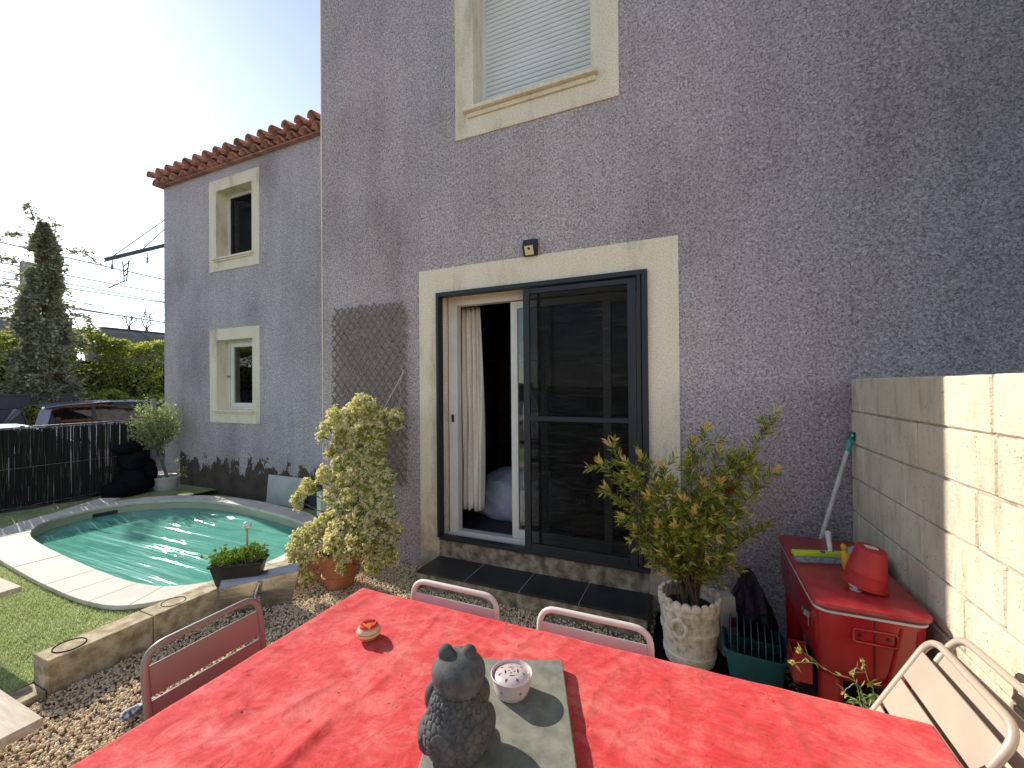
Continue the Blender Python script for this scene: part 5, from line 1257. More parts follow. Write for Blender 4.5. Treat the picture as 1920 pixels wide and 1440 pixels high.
for j in range(ny + 1):
    for i in range(nx + 1):
        x = X0 + (X1 - X0) * i / nx; y = Y0 + (Y1 - Y0) * j / ny
        dx = max(TX0 - x, x - TX1, 0); dy = max(TY0 - y, y - TY1, 0); d_ = math.hypot(dx, dy); xx, yy2, z = x, y, .7425
        if d_ > 0:
            cx_, cy_ = min(max(x, TX0), TX1), min(max(y, TY0), TY1); ex_, ey_ = (x - cx_) / d_, (y - cy_) / d_
            s_ = (cx_ + cy_) * 1.0; flare = .012 + .10 * d_ * (1 + .8 * math.sin(s_ * 21 + 1.3 * math.sin(s_ * 7)))
            out = min(d_, .012) * .6 + flare * min(1, d_ / .08); xx = cx_ + ex_ * out; yy2 = cy_ + ey_ * out; z = .7425 - max(0, d_ - .006) * .96
            if dx > 0 and dy > 0: z -= 0
        k_ = 1 - under_slab(x, y); hcr = creases(x, y) * (k_ if d_ == 0 else max(0, 1 - d_ / .03))
        cm_.v.append((xx, yy2, z + max(0, hcr) if d_ == 0 else z + max(0, hcr) * .5))
for j in range(ny):
    for i in range(nx): a = j * (nx + 1) + i; cm_.f.append((a, a + 1, a + nx + 2, a + nx + 1))
tag(cm_.build('tablecloth', MAT['cloth'], smooth=True), 'creased faded red cloth draped over the garden table', 'tablecloth')
bpy.data.objects['tablecloth'].data.polygons.foreach_set('use_smooth', [True] * len(cm_.f))
# slab
p0, u_, v_ = Vector((-.705, -2.025, 0)), Vector((.320, .123, 0)), Vector((.150, -.405, 0)) * 1.45
poly = [p0, p0 + v_, p0 + v_ + u_ * 1.05, p0 + u_]
tag(MB().prism([(p.x, p.y) for p in poly], .746, .774).build('concrete_slab', MAT['slab'], bev=.003), 'square grey concrete slab set as a trivet on the red cloth', 'slab')
SZ = .7745
# frog statue: head, eyes, body, arms and haunches melted into one mesh, then scales pressed on the back
fg = thing('frog_statue', 'dark grey stone frog with a pebbled back sitting upright on the slab', 'statue', (-.515, -2.335, SZ))
fb = MB(); FCx, FCy = -.512, -2.312; faz = math.radians(205)   # direction the belly looks away from the camera
bk = Vector((CAM[0] - FCx, CAM[1] - FCy, 0)).normalized(); rt_ = Vector((-bk.y, bk.x, 0)) * -1
def fp(r, b, z): q = Vector((FCx, FCy, SZ)) + rt_ * r * .90 + bk * b * .90; return (q.x, q.y, SZ + z * .95)
fb.ball(fp(0, .008, .075), .078, 28, 20, (1, 1, 1.0)).ball(fp(.004, .004, .115), .062, 24, 16, (1, 1, 1.05)).ball(fp(0, -.004, .155), .048, 24, 14, (1, 1, .8))
fb.ball(fp(-.004, -.008, .192), .061, 28, 18, (1.05, 1.0, .72)).ball(fp(-.002, -.04, .188), .042, 24, 14, (1.1, 1.0, .62))
fb.ball(fp(-.031, -.010, .233), .0185, 18, 14).ball(fp(.029, -.016, .236), .0185, 18, 14)
fb.ball(fp(-.029, -.010, .224), .014, 14, 10).ball(fp(.027, -.016, .226), .014, 14, 10)
fb.ball(fp(-.002, .004, .176), .052, 24, 14, (1.12, 1.0, .42))
fb.ball(fp(-.062, -.018, .128), .027, 16, 12, (.8, .9, 1.35)).ball(fp(.060, -.020, .128), .027, 16, 12, (.8, .9, 1.35))
fb.ball(fp(-.060, -.012, .055), .040, 20, 14, (.85, 1.2, 1.15)).ball(fp(.060, -.014, .055), .040, 20, 14, (.85, 1.2, 1.15)).ball(fp(-.05, -.055, .018), .026, 16, 10, (1, 1.6, .6)).ball(fp(.05, -.055, .018), .026, 16, 10, (1, 1.6, .6))
me = fb.mesh('body', MAT['dark_stone']); tmp = bpy.data.objects.new('tmp_frog', me); COL.objects.link(tmp)
rm = tmp.modifiers.new('r', 'REMESH'); rm.mode = 'VOXEL'; rm.voxel_size = .0021; rm.use_smooth_shade = True
s2 = tmp.modifiers.new('s', 'SMOOTH'); s2.iterations = 6; s2.factor = .6
dg = bpy.context.evaluated_depsgraph_get(); ev = tmp.evaluated_get(dg); m2 = bpy.data.meshes.new_from_object(ev)
n = len(m2.vertices); co_ = np.empty(n * 3); m2.vertices.foreach_get('co', co_); co_ = co_.reshape(-1, 3); nr_ = np.empty(n * 3); m2.vertices.foreach_get('normal', nr_); nr_ = nr_.reshape(-1, 3)
cellr = np.random.default_rng(3)
seeds = []
for _ in range(9000):                                             # scale centres on the back, kept apart
    th = cellr.uniform(-1.35, 1.35); z = cellr.uniform(.010, .172); p = np.array([th * .075, z])
    if all(np.hypot(*(p - q)) > .0098 + .0028 * (z < .11) for q in seeds): seeds.append(p)
S_ = np.array(seeds)
rel = co_ - np.array([FCx, FCy, SZ]); rr2 = rel @ np.array(rt_); bb2 = rel @ np.array(bk); th = np.arctan2(rr2, bb2 + .012); q2 = np.stack([th * .075, rel[:, 2]], 1)
D2 = np.sqrt(((q2[:, None, :] - S_[None]) ** 2).sum(2)); D2.sort(axis=1); edge = D2[:, 1] - D2[:, 0]
msk = (np.abs(th) < 1.30) & (rel[:, 2] < .168) & (rel[:, 2] > .010) & (np.hypot(rr2, bb2) > .02)
soft = np.clip((1.30 - np.abs(th)) / .15, 0, 1) * np.clip((.170 - rel[:, 2]) / .01, 0, 1)
hgt = np.clip(edge / .0042, 0, 1) ** .5 * .0052 - .0018
co_[msk] += nr_[msk] * (hgt * soft)[msk][:, None]
m2.vertices.foreach_set('co', co_.ravel()); m2.polygons.foreach_set('use_smooth', [True] * len(m2.polygons)); m2.update()
bpy.data.objects.remove(tmp)
o = bpy.data.objects.new('body', m2); fin(o, fg)
# pierced burner
wm = thing('oil_burner', 'round pinkish clay burner with a pierced domed lid on the slab', 'burner', (-.472, -2.085, SZ))
wc = (-.472, -2.090, SZ)
pot_ = MB().lathe([(.0, .0), (.040, .0), (.044, .004), (.050, .020), (.0495, .022), (.053, .034), (.0525, .036), (.0575, .052), (.058, .055), (.0560, .056), (.0525, .050), (.045, .02), (.0, .012)], wc, 64)
lid_ = MB().lathe([(.0, .050), (.03, .046), (.049, .036), (.052, .037), (.053, .041), (.046, .050), (.030, .0575), (.0, .0605)], wc, 64)
def cut(base_mb, cutters, name, m, parent):
    ba = bpy.data.objects.new('b', base_mb.mesh('b', m)); cu = bpy.data.objects.new('c', cutters.mesh('c', m)); COL.objects.link(ba); COL.objects.link(cu)
    md = ba.modifiers.new('x', 'BOOLEAN'); md.operation = 'DIFFERENCE'; md.object = cu; md.solver = 'EXACT'
    dg = bpy.context.evaluated_depsgraph_get(); me = bpy.data.meshes.new_from_object(ba.evaluated_get(dg)); bpy.data.objects.remove(ba); bpy.data.objects.remove(cu)
    me.name = name; me.polygons.foreach_set('use_smooth', [True] * len(me.polygons)); o = bpy.data.objects.new(name, me); fin(o, parent, smooth=True); return o
cu = MB()
for k in range(7):
    a = 2 * PI * k / 7 + .2; cx_, cy_ = wc[0] + .034 * math.cos(a), wc[1] + .034 * math.sin(a); ca, sa = math.cos(a), math.sin(a)
    cu.prism([(cx_ + ca * .0062, cy_ + sa * .0062), (cx_ - sa * .0044, cy_ + ca * .0044), (cx_ - ca * .0062, cy_ - sa * .0062), (cx_ + sa * .0044, cy_ - ca * .0044)], SZ + .03, SZ + .08)
for k in range(4):
    a = 2 * PI * k / 4 + .5
    arc = [(wc[0] + .0200 * math.cos(a + u), wc[1] + .0200 * math.sin(a + u)) for u in np.linspace(-.5, .5, 6)] + [(wc[0] + (.0150 if abs(u) < .45 else .019) * math.cos(a + u), wc[1] + (.0150 if abs(u) < .45 else .019) * math.sin(a + u)) for u in np.linspace(.48, -.48, 6)]
    cu.prism(arc, SZ + .03, SZ + .08)
for k in range(4):
    a = 2 * PI * k / 4 + .2; cx_, cy_ = wc[0] + .008 * math.cos(a), wc[1] + .008 * math.sin(a); cu.prism([(cx_ + .0040, cy_), (cx_, cy_ + .0034), (cx_ - .0040, cy_), (cx_, cy_ - .0034)], SZ + .03, SZ + .08)
cut(lid_, cu, 'pierced_lid', MAT['pink_clay'], wm)
cu = MB()
for k in range(6):
    a = 2 * PI * k / 6 + .35; dr_ = Vector((math.cos(a), math.sin(a), 0)); sd_ = Vector((-math.sin(a), math.cos(a), 0)); c_ = Vector(wc) + dr_ * .048 + Vector((0, 0, .028))
    vv = []
    for t in (-1, 1):
        for (s_, z_) in ((-.0045, .005), (.0045, .005), (0, -.006)): vv.append(tuple(c_ + dr_ * t * .014 + sd_ * s_ + Vector((0, 0, z_))))
    cu.add(vv, [(0, 1, 2), (5, 4, 3), (0, 3, 4, 1), (1, 4, 5, 2), (2, 5, 3, 0)])
cut(pot_, cu, 'bowl', MAT['pink_clay'], wm)
# ashtray
ash = thing('ashtray', 'round striped pottery ashtray with an orange notched rim on the red cloth', 'ashtray', (-1.052, -2.012, .748))
pr_ = [(.0, .0), (.022, .0), (.034, .006), (.041, .018), (.042, .026), (.038, .036), (.031, .043), (.028, .045)]
bd_ = MB().lathe(pr_, (0, 0, 0), 48); me = bd_.mesh('bowl', MAT['striped'], True); o = bpy.data.objects.new('bowl', me); o.location = (-1.052, -2.012, .748); fin(o, ash)
rimp = [(.031, .042), (.030, .0475), (.026, .051), (.020, .050), (.0175, .040), (.016, .02), (.0, .012)]
rb_ = MB().lathe(rimp, (-1.052, -2.012, .748), 72)
rb_.v = [(p[0], p[1], p[2] - (.006 if (p[2] > .748 + .038) and min(abs(((math.atan2(p[1] + 2.012, p[0] + 1.052) - a_ + PI) % (2 * PI)) - PI) for a_ in (-.9, 1.2, 3.3)) < .22 else 0)) for p in rb_.v]
rb_.build('rim', MAT['orange_glaze'], ash, smooth=True)
# dried leaves fallen on the cloth
PP, DD = [], []
for k in range(70):
    x, y = rnd.uniform(TX0 + .05, TX1 - .05), rnd.uniform(-2.7, -1.78)
    if under_slab(x, y) > 0: continue
    PP.append((x, y, .747 + creases(x, y) * 1.0)); a = rnd.uniform(0, 2 * PI); DD.append((math.cos(a), math.sin(a), rnd.uniform(-.05, .12)))
dl = leaves(PP, DD, .013, .0035, MAT['dry_leaf'], 'dried_leaves', None, up=(0, 0, 1)); tag(dl, 'tiny dried leaves and husks scattered over the red cloth', 'leaves', kind='stuff')

# ------------------------------------------------------------------ brushed steel sheet on a post
ss = thing('steel_panel', 'brushed steel sheet with a folded top lip on a round post beside the kerb', 'panel', (-2.8, -1.1, 0))
A0, B0 = Vector((-3.135, -1.235, .0)), Vector((-2.80, -.93, .0)); A1, B1 = Vector((-3.14, -1.245, .182)), Vector((-2.765, -.895, .238))
lip = Vector((-.10, .10, .03)).normalized() * .0; per = Vector((B0.y - A0.y, -(B0.x - A0.x), 0)).normalized()
def sheet(a, b, c, d_, th=.002):
    n_ = (b - a).cross(d_ - a).normalized() * th; return MB().add([a, b, c, d_, a + n_, b + n_, c + n_, d_ + n_], [(3, 2, 1, 0), (4, 5, 6, 7), (0, 1, 5, 4), (1, 2, 6, 5), (2, 3, 7, 6), (3, 0, 4, 7)])
sheet(A0, B0, B1, A1).build('sheet', MAT['steel'], ss)
back = -per * .050 + Vector((0, 0, .045))
A2, B2 = A1 + back, B1 + back
sheet(A1, B1, B2, A2).build('folded_lip', MAT['steel'], ss)
pm0 = (A1 + B1) / 2 + per * .018 + Vector((0, 0, -.015)); pg = Vector((-2.66, -1.25, .0))
pmid = (A0 + B0) / 2 + per * .03 + Vector((0, 0, .11))
MB().tube([pm0, pmid, pg], [.017, .017, .019], 16).build('post', MAT['steel'], ss, smooth=True)
tt_ = (pg - pmid).normalized(); u1 = tt_.cross(Vector((0, 0, 1))).normalized(); u2 = tt_.cross(u1)
MB().tube([pmid + (u1 * math.cos(a) + u2 * math.sin(a)) * .034 for a in np.linspace(0, 2 * PI, 25)], .0035, 6, False).build('collar_ring', MAT['steel'], ss, smooth=True)
# ------------------------------------------------------------------ planter on the curb
pb = thing('planter_box', 'black plastic trough of bright green plants standing on the kerb', 'planter', (-3.11, -1.10, .18))
c0 = Vector((-3.13, -1.105, .18)); e1 = Vector((.80, .60, 0)).normalized(); e2 = Vector((-e1.y, e1.x, 0))
def trough(h1, h2, z): return [tuple(c0 + e1 * a * h1 + e2 * b * h2 + Vector((0, 0, z))) for a, b in ((-1, -1), (1, -1), (1, 1), (-1, 1))]
mb = MB(); rings = [trough(.135, .050, .001), trough(.168, .072, .140), trough(.180, .082, .142), trough(.182, .084, .160), trough(.170, .074, .160), trough(.165, .070, .13)]
for r in rings: mb.v += r
for j in range(5):
    for i in range(4): a = j * 4 + i; b = j * 4 + (i + 1) % 4; mb.f.append((a, b, b + 4, a + 4))
mb.f += [(3, 2, 1, 0), (20, 21, 22, 23)]
mb.build('trough', MAT['black_plastic'], pb, bev=.003)
MB().add(trough(.166, .071, .138), [(0, 1, 2, 3)]).build('soil', MAT['soil'], pb)
gp_ = thing('green_plants', 'dense mound of bright lime-green leafy plants filling the black trough', 'plant', tuple(c0 + Vector((0, 0, .14))))
PP, DD = [], []; stg = MB()
for k in range(110):
    a, b = rnd.uniform(-.17, .17), rnd.uniform(-.07, .08); hh = rnd.uniform(.03, .095) + (.03 if abs(a - .1) < .06 else 0) - .15 * max(0, abs(a) - .13)
    basep = c0 + e1 * a + e2 * b + Vector((0, 0, .14)); tipp = basep + Vector((rnd.uniform(-.03, .03) - .02, rnd.uniform(-.03, .03), hh)); stg.tube([basep, tipp], .0015, 4)
    for q in range(6):
        cc2 = np.array(basep + (tipp - basep) * rnd.uniform(.3, 1.05)) + rng.normal(size=3) * .007
        for w2 in range(6): u = rdir(1)[0]; u[2] = abs(u[2]) * .7; PP.append(cc2); DD.append(u)
for (dx, dz) in ((-.245, .115), (-.16, .175)):
    basep = c0 + e1 * (dx * .7) + Vector((0, 0, .15)); tipp = c0 + e1 * dx + Vector((0, 0, .14 + dz * .62)); stg.tube([basep, tipp], .0015, 4)
    for w2 in range(14): PP.append(np.array(tipp)); DD.append(rdir(1)[0])
leaves(PP, DD, .017, .011, MAT['leaf_succ'], 'leaves', gp_); stg.build('stems', MAT['weed'], gp_, kind='stuff')
sb = at_y(463, 985, -1.03); sg = thing('solar_globe_light', 'clear globe garden light on a short stake in the black trough', 'lamp', (sb.x, sb.y, .33))
MB().tube([(sb.x + .004, sb.y, .33), (sb.x, sb.y, sb.z - .03)], [.007, .007], 10).tube([(sb.x, sb.y, sb.z - .035), (sb.x, sb.y, sb.z - .016)], [.009, .022], 14).build('stake', MAT['galva'], sg, smooth=True)
def crackle():
    m, nt, N, L, P = new_mat('crackled_glass_globe'); P.inputs['Base Color'].default_value = (.88, .90, .90, 1); P.inputs['Roughness'].default_value = .12; P.inputs['Transmission Weight'].default_value = .55
    bump(N, L, nz(N, L, pos(N), 130, 2), .9, .004, P); return m
MB().ball((sb.x, sb.y, sb.z), .032, 28, 18).build('globe', crackle(), sg, smooth=True)

# ------------------------------------------------------------------ benches cut by the left edge of the frame
def bench(cx, cy, x1, y1, z, label, planks=3, ax='x'):
    t = thing('wooden_bench', label, 'bench', ((cx + x1) / 2, (cy + y1) / 2, 0))
    wdt = (cy - y1) / planks
    for k in range(planks): ya = cy - k * wdt; MB().box(x1, cx, ya - wdt + .006, ya, z - .035, z).build('plank', MAT['wood_pale'], t, bev=.003)
    for x in (x1 + .06, cx - .26):
        for y in (y1 + .05, cy - .14): MB().box(x - .022, x + .022, y - .022, y + .022, 0, z - .036).build('leg', MAT['table_wood'], t)
    return t
bench(-3.86, -1.985, -5.0, -2.42, .40, 'low bleached wooden bench on the turf at the left edge')
bench(-2.24, -2.42, -2.95, -2.80, .40, 'pale wooden bench corner on the gravel at the bottom left')

# ------------------------------------------------------------------ beyond the fence
gw = thing('board_screen', 'long blue-grey board screen across the street in front of the hedge', 'fence', (-16.5, 0, GZ))
for k in range(5): z0 = GZ + k * .34; MB().box(-16.52, -16.48, -8, 2.95, z0, z0 + .33).build('board', MAT['grey_board'], gw, bev=.01)
MB().box(-16.56, -16.46, -8, 2.98, 1.48, 1.53).build('cap_rail', MAT['grey_board'], gw)
for y in (-6.4, -3.3, -.2, 2.92): MB().box(-16.58, -16.44, y - .04, y + .04, GZ, 1.48).build('post', MAT['grey_board'], gw)
# hedge
def hedge(x0, x1, y0, y1, z1, n, mat, name, label, cat='hedge', low=GZ, lf=.11):
    t = thing(name, label, cat, ((x0 + x1) / 2, (y0 + y1) / 2, GZ))
    cr_ = MB(); ny_, nx_ = 40, 5
    core = []
    PP = []
    # lumpy surface: leaves on front face, top and a little inside
    for k in range(n):
        y = rnd.uniform(y0, y1); f = rnd.random()
        bumpy = .45 * mnoise.noise(Vector((y * .9, 3.1, x0))) + .2 * mnoise.noise(Vector((y * 2.7, 1.1, x0)))
        if f < .62: z = rnd.uniform(low, z1); fx = x1 + .35 * mnoise.noise(Vector((y * 1.1, z * 1.4, 7))) + .18 * mnoise.noise(Vector((y * 3.1, z * 3.4, 2))) - rnd.random() ** 2 * .75; z = z + (bumpy if z > z1 - .8 else 0)
        else: fx = rnd.uniform(x0, x1); z = z1 + bumpy - rnd.random() ** 2 * .3
        PP.append((fx, y, z))
    PP = np.array(PP); DD = rdir(len(PP)) + [0.5, 0, -.1]
    leaves(PP, DD, lf, lf * .55, mat, 'leaves', t)
    MB().box(x0 + .2, x1 - .95, y0, y1, GZ, z1 - .8).build('inner_mass', MAT['soil'], t)
    tk = MB()
    for y in np.arange(y0 + .5, y1, 1.4): tk.tube([(x0 + .6, y, GZ), (x0 + .6, y + .1, z1 - .5)], .06, 6)
    tk.build('stems', MAT['bark'], t, kind='stuff')
    return t
hedge(-20.2, -17.9, -12, 4.7, 3.42, 62000, MAT['leaf_hedge'], 'hedge', 'tall sunlit yellow-green hedge behind the ivy-covered pole')
hedge(-20.0, -17.7, 4.1, 18, 3.30, 50000, MAT['leaf_hedge'], 'hedge', 'dark green hedge with a bright top behind the parked estate car')
hedge(-17.3, -16.6, 3.0, 12, 1.55, 14000, MAT['leaf_hedge'], 'low_shrubs', 'low row of light green shrubs just behind the estate car', 'shrubs')
# shrubs behind the viewer, which the door glass mirrors
hedge(-7.5, -5.9 + 4.5, -9.6, -9.0, .1, 10, MAT['leaf_dark'], 'low_shrubs', 'strip of ground cover at the back of the garden', 'shrubs')
# ivy-clad pole
iv = thing('ivy_tree', 'tall column of dusty ivy swallowing a utility pole behind the fence', 'tree', (-16.9, 2.5, GZ))
MB().tube([(-16.98, 2.60, GZ), (-16.98, 2.50, 3), (-16.98, 2.40, 6.2)], [.16, .10, .05], 10).build('trunk', MAT['bark'], iv, smooth=True)
prof = [(-.2, .50), (.8, .62), (1.6, .68), (2.3, .64), (3.0, .60), (3.6, .50), (3.9, .42), (4.4, .38), (4.9, .36), (5.3, .30), (5.7, .22), (6.0, .13), (6.3, .06), (6.6, .03)]
PP, DD = [], []
def rad_at(z):
    for (a, ra), (b, rb) in zip(prof[:-1], prof[1:]):
        if a <= z <= b: return ra + (rb - ra) * (z - a) / (b - a)
    return .05
for k in range(36000):
    z = GZ + rnd.random() ** .8 * 6.6; a = rnd.uniform(0, 2 * PI); lump = 1 + .55 * mnoise.noise(Vector((math.cos(a) * 1.3, math.sin(a) * 1.3, z * 1.5))) + .4 * mnoise.noise(Vector((math.cos(a) * 3, math.sin(a) * 3, z * 4)))
    r = rad_at(z) * .88 * lump * (1 - rnd.random() ** 2 * .6)
    if rnd.random() < .10: r *= rnd.uniform(1.1, 1.7)
    if z > 5.6 and rnd.random() < (z - 5.6) / 1.0: continue
    if mnoise.noise(Vector((math.cos(a) * r * 2.2, math.sin(a) * r * 2.2, z * 1.3 + 4))) < -.22 - (.12 if r < .35 else 0): continue
    cy_ = 2.66 - .045 * z - (.28 if z < 3.5 else .28 * max(0, 1 - (z - 3.5) / 1)) * .5
    PP.append((-16.9 + r * math.cos(a), cy_ + r * math.sin(a), z)); DD.append((math.cos(a) * .8, math.sin(a) * .8, -.2))
# straggling shoots
tw = MB()
for st, en, cnt in (((-16.9, 2.35, 6.0), (-16.9, 1.35, 5.55), 60), ((-16.9, 2.9, 5.75), (-16.9, 3.55, 5.55), 60), ((-16.9, 2.2, 6.3), (-16.9, 2.05, 6.75), 50), ((-16.9, 2.6, 5.9), (-16.9, 2.62, 6.45), 40), ((-16.9, 2.9, 3.9), (-16.9, 3.45, 3.6), 70), ((-16.9, 3.0, 3.3), (-16.9, 3.5, 3.0), 50), ((-16.9, 1.9, 5.1), (-16.9, 1.5, 5.05), 40), ((-16.9, 1.9, 4.4), (-16.9, 1.2, 4.25), 70), ((-16.9, 1.7, 3.8), (-16.9, 1.05, 3.4), 80)):
    mid = (np.array(st) + np.array(en)) / 2 + [0, 0, .12]; cv_ = catmull([st, mid, en], 6); tw.tube(cv_, .012, 4)
    for q in range(cnt): k = rnd.randrange(len(cv_)); PP.append(cv_[k] + rng.normal(size=3) * .06); DD.append(rng.normal(size=3))
tw.build('shoots', MAT['bark'], iv, kind='stuff')
leaves(PP, np.array(DD) + rdir(len(PP)) * .9, .105, .07, MAT['leaf_ivy'], 'leaves', iv)

# concrete poles
def pole(px_, y0, y1, X, label, w_=.16):
    a = at_x(px_, y0, X); tag(MB().box(X - w_, X + w_, a.y - w_, a.y + w_, GZ, a.z).build('concrete_pole', MAT['pole_conc'], bev=.02), label, 'pole')
pole(52, 492, 700, -22, 'square concrete pole behind the left of the ivy column')
# catenary gantry
gt = thing('railway_gantry', 'steel cantilever arm with insulators carrying the railway overhead wires', 'gantry', (-28, 14, 2.1))
a, b = at_x(197, 487, -28), at_x(330, 455, -28)
dirn = (b - a).normalized(); end = a + dirn * 5.2
fr_ = MB(); w_ = Vector((.10, 0, 0)); 
for off in (Vector((.10, 0, .06)), Vector((-.10, 0, .06)), Vector((.10, 0, -.08)), Vector((-.10, 0, -.08))): fr_.tube([a + off, end + off], .035, 6)
for k in range(20): s0 = a + dirn * (k * .26); s1 = a + dirn * ((k + 1) * .26); fr_.tube([s0 + Vector((.1, 0, .06 if k % 2 else -.08)), s1 + Vector((.1, 0, -.08 if k % 2 else .06))], .025, 5)
fr_.obox((a + end) / 2, (end - a) / 2, Vector((.05, 0, 0)), Vector((0, -dirn.z, dirn.y)) * .10).build('arm', MAT['rail_steel'], gt)
MB().tube([(end.x, end.y - .3, 2.0), (end.x, end.y - .3, end.z + 2.6)], .14, 8).build('mast', MAT['rail_steel'], gt)
MB().tube([at_x(212, 480, -28), (end.x, end.y - .3, end.z + 2.2)], .025, 6).build('stay', MAT['rail_steel'], gt); MB().tube([at_x(264, 470, -28), (end.x, end.y - .3, end.z + 2.0)], .025, 6).build('stay', MAT['rail_steel'], gt)
for px_, y0, y1 in ((211, 488, 505), (277, 474, 494)):
    p_ = at_x(px_, y0, -28); q_ = at_x(px_ - 1, y1, -28); mb = MB().tube([p_, q_], .02, 6)
    for t in (.5, .65, .8, .95): c_ = p_ * (1 - t) + q_ * t; mb.lathe([(.0, -.03), (.08, -.02), (.05, .02), (0, .03)], c_, 10)
    mb.build('insulator', MAT['rail_steel'], gt)
mb = MB()
for x_, y_, x2, y2 in ((230, 490, 233, 527), (242, 488, 237, 527), (233, 527, 237, 527), (231, 500, 241, 492), (232, 510, 240, 502), (233, 518, 239, 512), (233, 527, 203, 540)): mb.tube([at_x(x_, y_, -28), at_x(x2, y2, -28)], .028, 5)
mb.build('drop_bracket', MAT['rail_steel'], gt)
# overhead wires, parallel to the track
WG = 'overhead railway wires beyond the hedge'
ORD = ['topmost', 'second', 'third', 'fourth', 'fifth', 'sixth', 'seventh', 'eighth', 'ninth', 'tenth', 'eleventh', 'twelfth', 'thirteenth', 'lowest']
WL_ = sorted(((0, 440, 308, 513, -24, .022), (135, 458, 308, 500, -30, .011), (0, 473, 308, 538, -30, .012), (0, 480, 308, 541, -27, .016), (0, 496, 308, 551, -30, .012), (0, 509, 308, 558, -27, .016), (0, 522, 308, 567, -30, .010), (0, 526, 308, 572, -30, .010), (0, 538, 308, 585, -30, .010), (0, 496, 130, 522, -22, .012), (0, 541, 308, 593, -25, .018), (140, 556, 308, 594, -25, .012), (0, 553, 308, 600, -30, .009), (165, 576, 308, 601, -33, .009)), key=lambda q: q[3] )
for wi, (x_, y_, x2, y2, X, r) in enumerate(WL_):
    r *= 1.1 if r > .02 else 1.45
    p_, q_ = at_x(x_, y_, X), at_x(x2, y2, X); dd_ = (q_ - p_).normalized(); p2 = p_ - dd_ * 12; q3 = q_ + dd_ * 14; n_ = 14
    pts = [p2 + (q3 - p2) * (i / n_) + Vector((0, 0, -.5 * r / .01 * .25 * (1 - (2 * i / n_ - 1) ** 2))) for i in range(n_ + 1)]
    tag(MB().tube(pts, r, 5).build('overhead_wire', MAT['wire']), ('thick' if r > .021 else 'thin') + ' overhead wire, ' + ORD[wi] + ' of the wires where they meet the house corner', 'wire', WG)
# tank wagons
def wagon(y0, label):
    t = thing('tank_wagon', label, 'wagon', (-31.4, y0 + 5, 2.1)); R_ = 1.35; zc = 3.82
    MB().tube([(-31.4, y0, zc), (-31.4, y0 + .12, zc), (-31.4, y0 + .4, zc), (-31.4, y0 + 9.6, zc), (-31.4, y0 + 9.88, zc), (-31.4, y0 + 10, zc)], [.7, 1.1, R_, R_, 1.1, .7], 28).build('tank', MAT['tank'], t, smooth=True)
    for y in (y0 + 2.2, y0 + 5, y0 + 7.8): MB().tube([(-31.4 + math.sin(a) * (R_ + .02), y, zc + math.cos(a) * (R_ + .02)) for a in np.linspace(-PI * .8, PI * .8, 26)], .05, 6).build('band', MAT['rail_steel'], t)
    MB().box(-31.7, -31.1, y0 + .4, y0 + 9.6, zc + R_ + .03, zc + R_ + .09).build('walkway', MAT['rail_steel'], t)
    MB().box(-32.5, -30.3, y0 - .3, y0 + 10.3, 2.75, 2.95).build('chassis', MAT['rail_steel'], t)
    for y in (y0 + 1.2, y0 + 8.8):
        for x in (-32.1, -30.7): MB().tube([(x - .06, y, 2.55), (x + .06, y, 2.55)], .45, 18).build('wheel', MAT['rail_steel'], t)
wagon(9.0, 'brown-grey railway tank wagon showing above the hedge right of the ivy'); wagon(-1.9, 'brown-grey tank wagon mostly hidden behind the ivy column')
# bare trees far off
def bare(px_, y0, y1, X, s, label):
    b0 = at_x(px_, y1, X); t0 = at_x(px_, y0, X); H_ = t0.z - b0.z; t = thing('bare_tree', label, 'tree', (b0.x, b0.y, 2.0)); r_ = random.Random(s); mb = MB()
    MB().tube([(b0.x, b0.y, 2.0), tuple(b0)], .1, 6).build('trunk', MAT['bark'], t)
    def grow(p, d_, l, w_, k):
        q = p + d_ * l; mb.tube([p, (p + q) / 2 + Vector((0, r_.uniform(-.05, .05), 0)), q], [w_, w_ * .8, w_ * .6], 4)
        if k:
            for _ in range(r_.choice((2, 3))): nd = (d_ + Vector((r_.uniform(-.4, .4), r_.uniform(-.9, .9), r_.uniform(-.1, .35)))).normalized(); grow(q, nd, l * r_.uniform(.6, .85), w_ * .62, k - 1)
    for sgn in (-.5, .1, .5): grow(Vector(b0), Vector((0, sgn, 1)).normalized(), H_ * .36, .05, 4)
    mb.build('branches', MAT['bark'], t, kind='stuff')
bare(275, 582, 618, -38, 3, 'small leafless tree above the wagon, nearest the house'); bare(242, 592, 613, -38, 8, 'tiny leafless sapling above the wagon, left of the other')

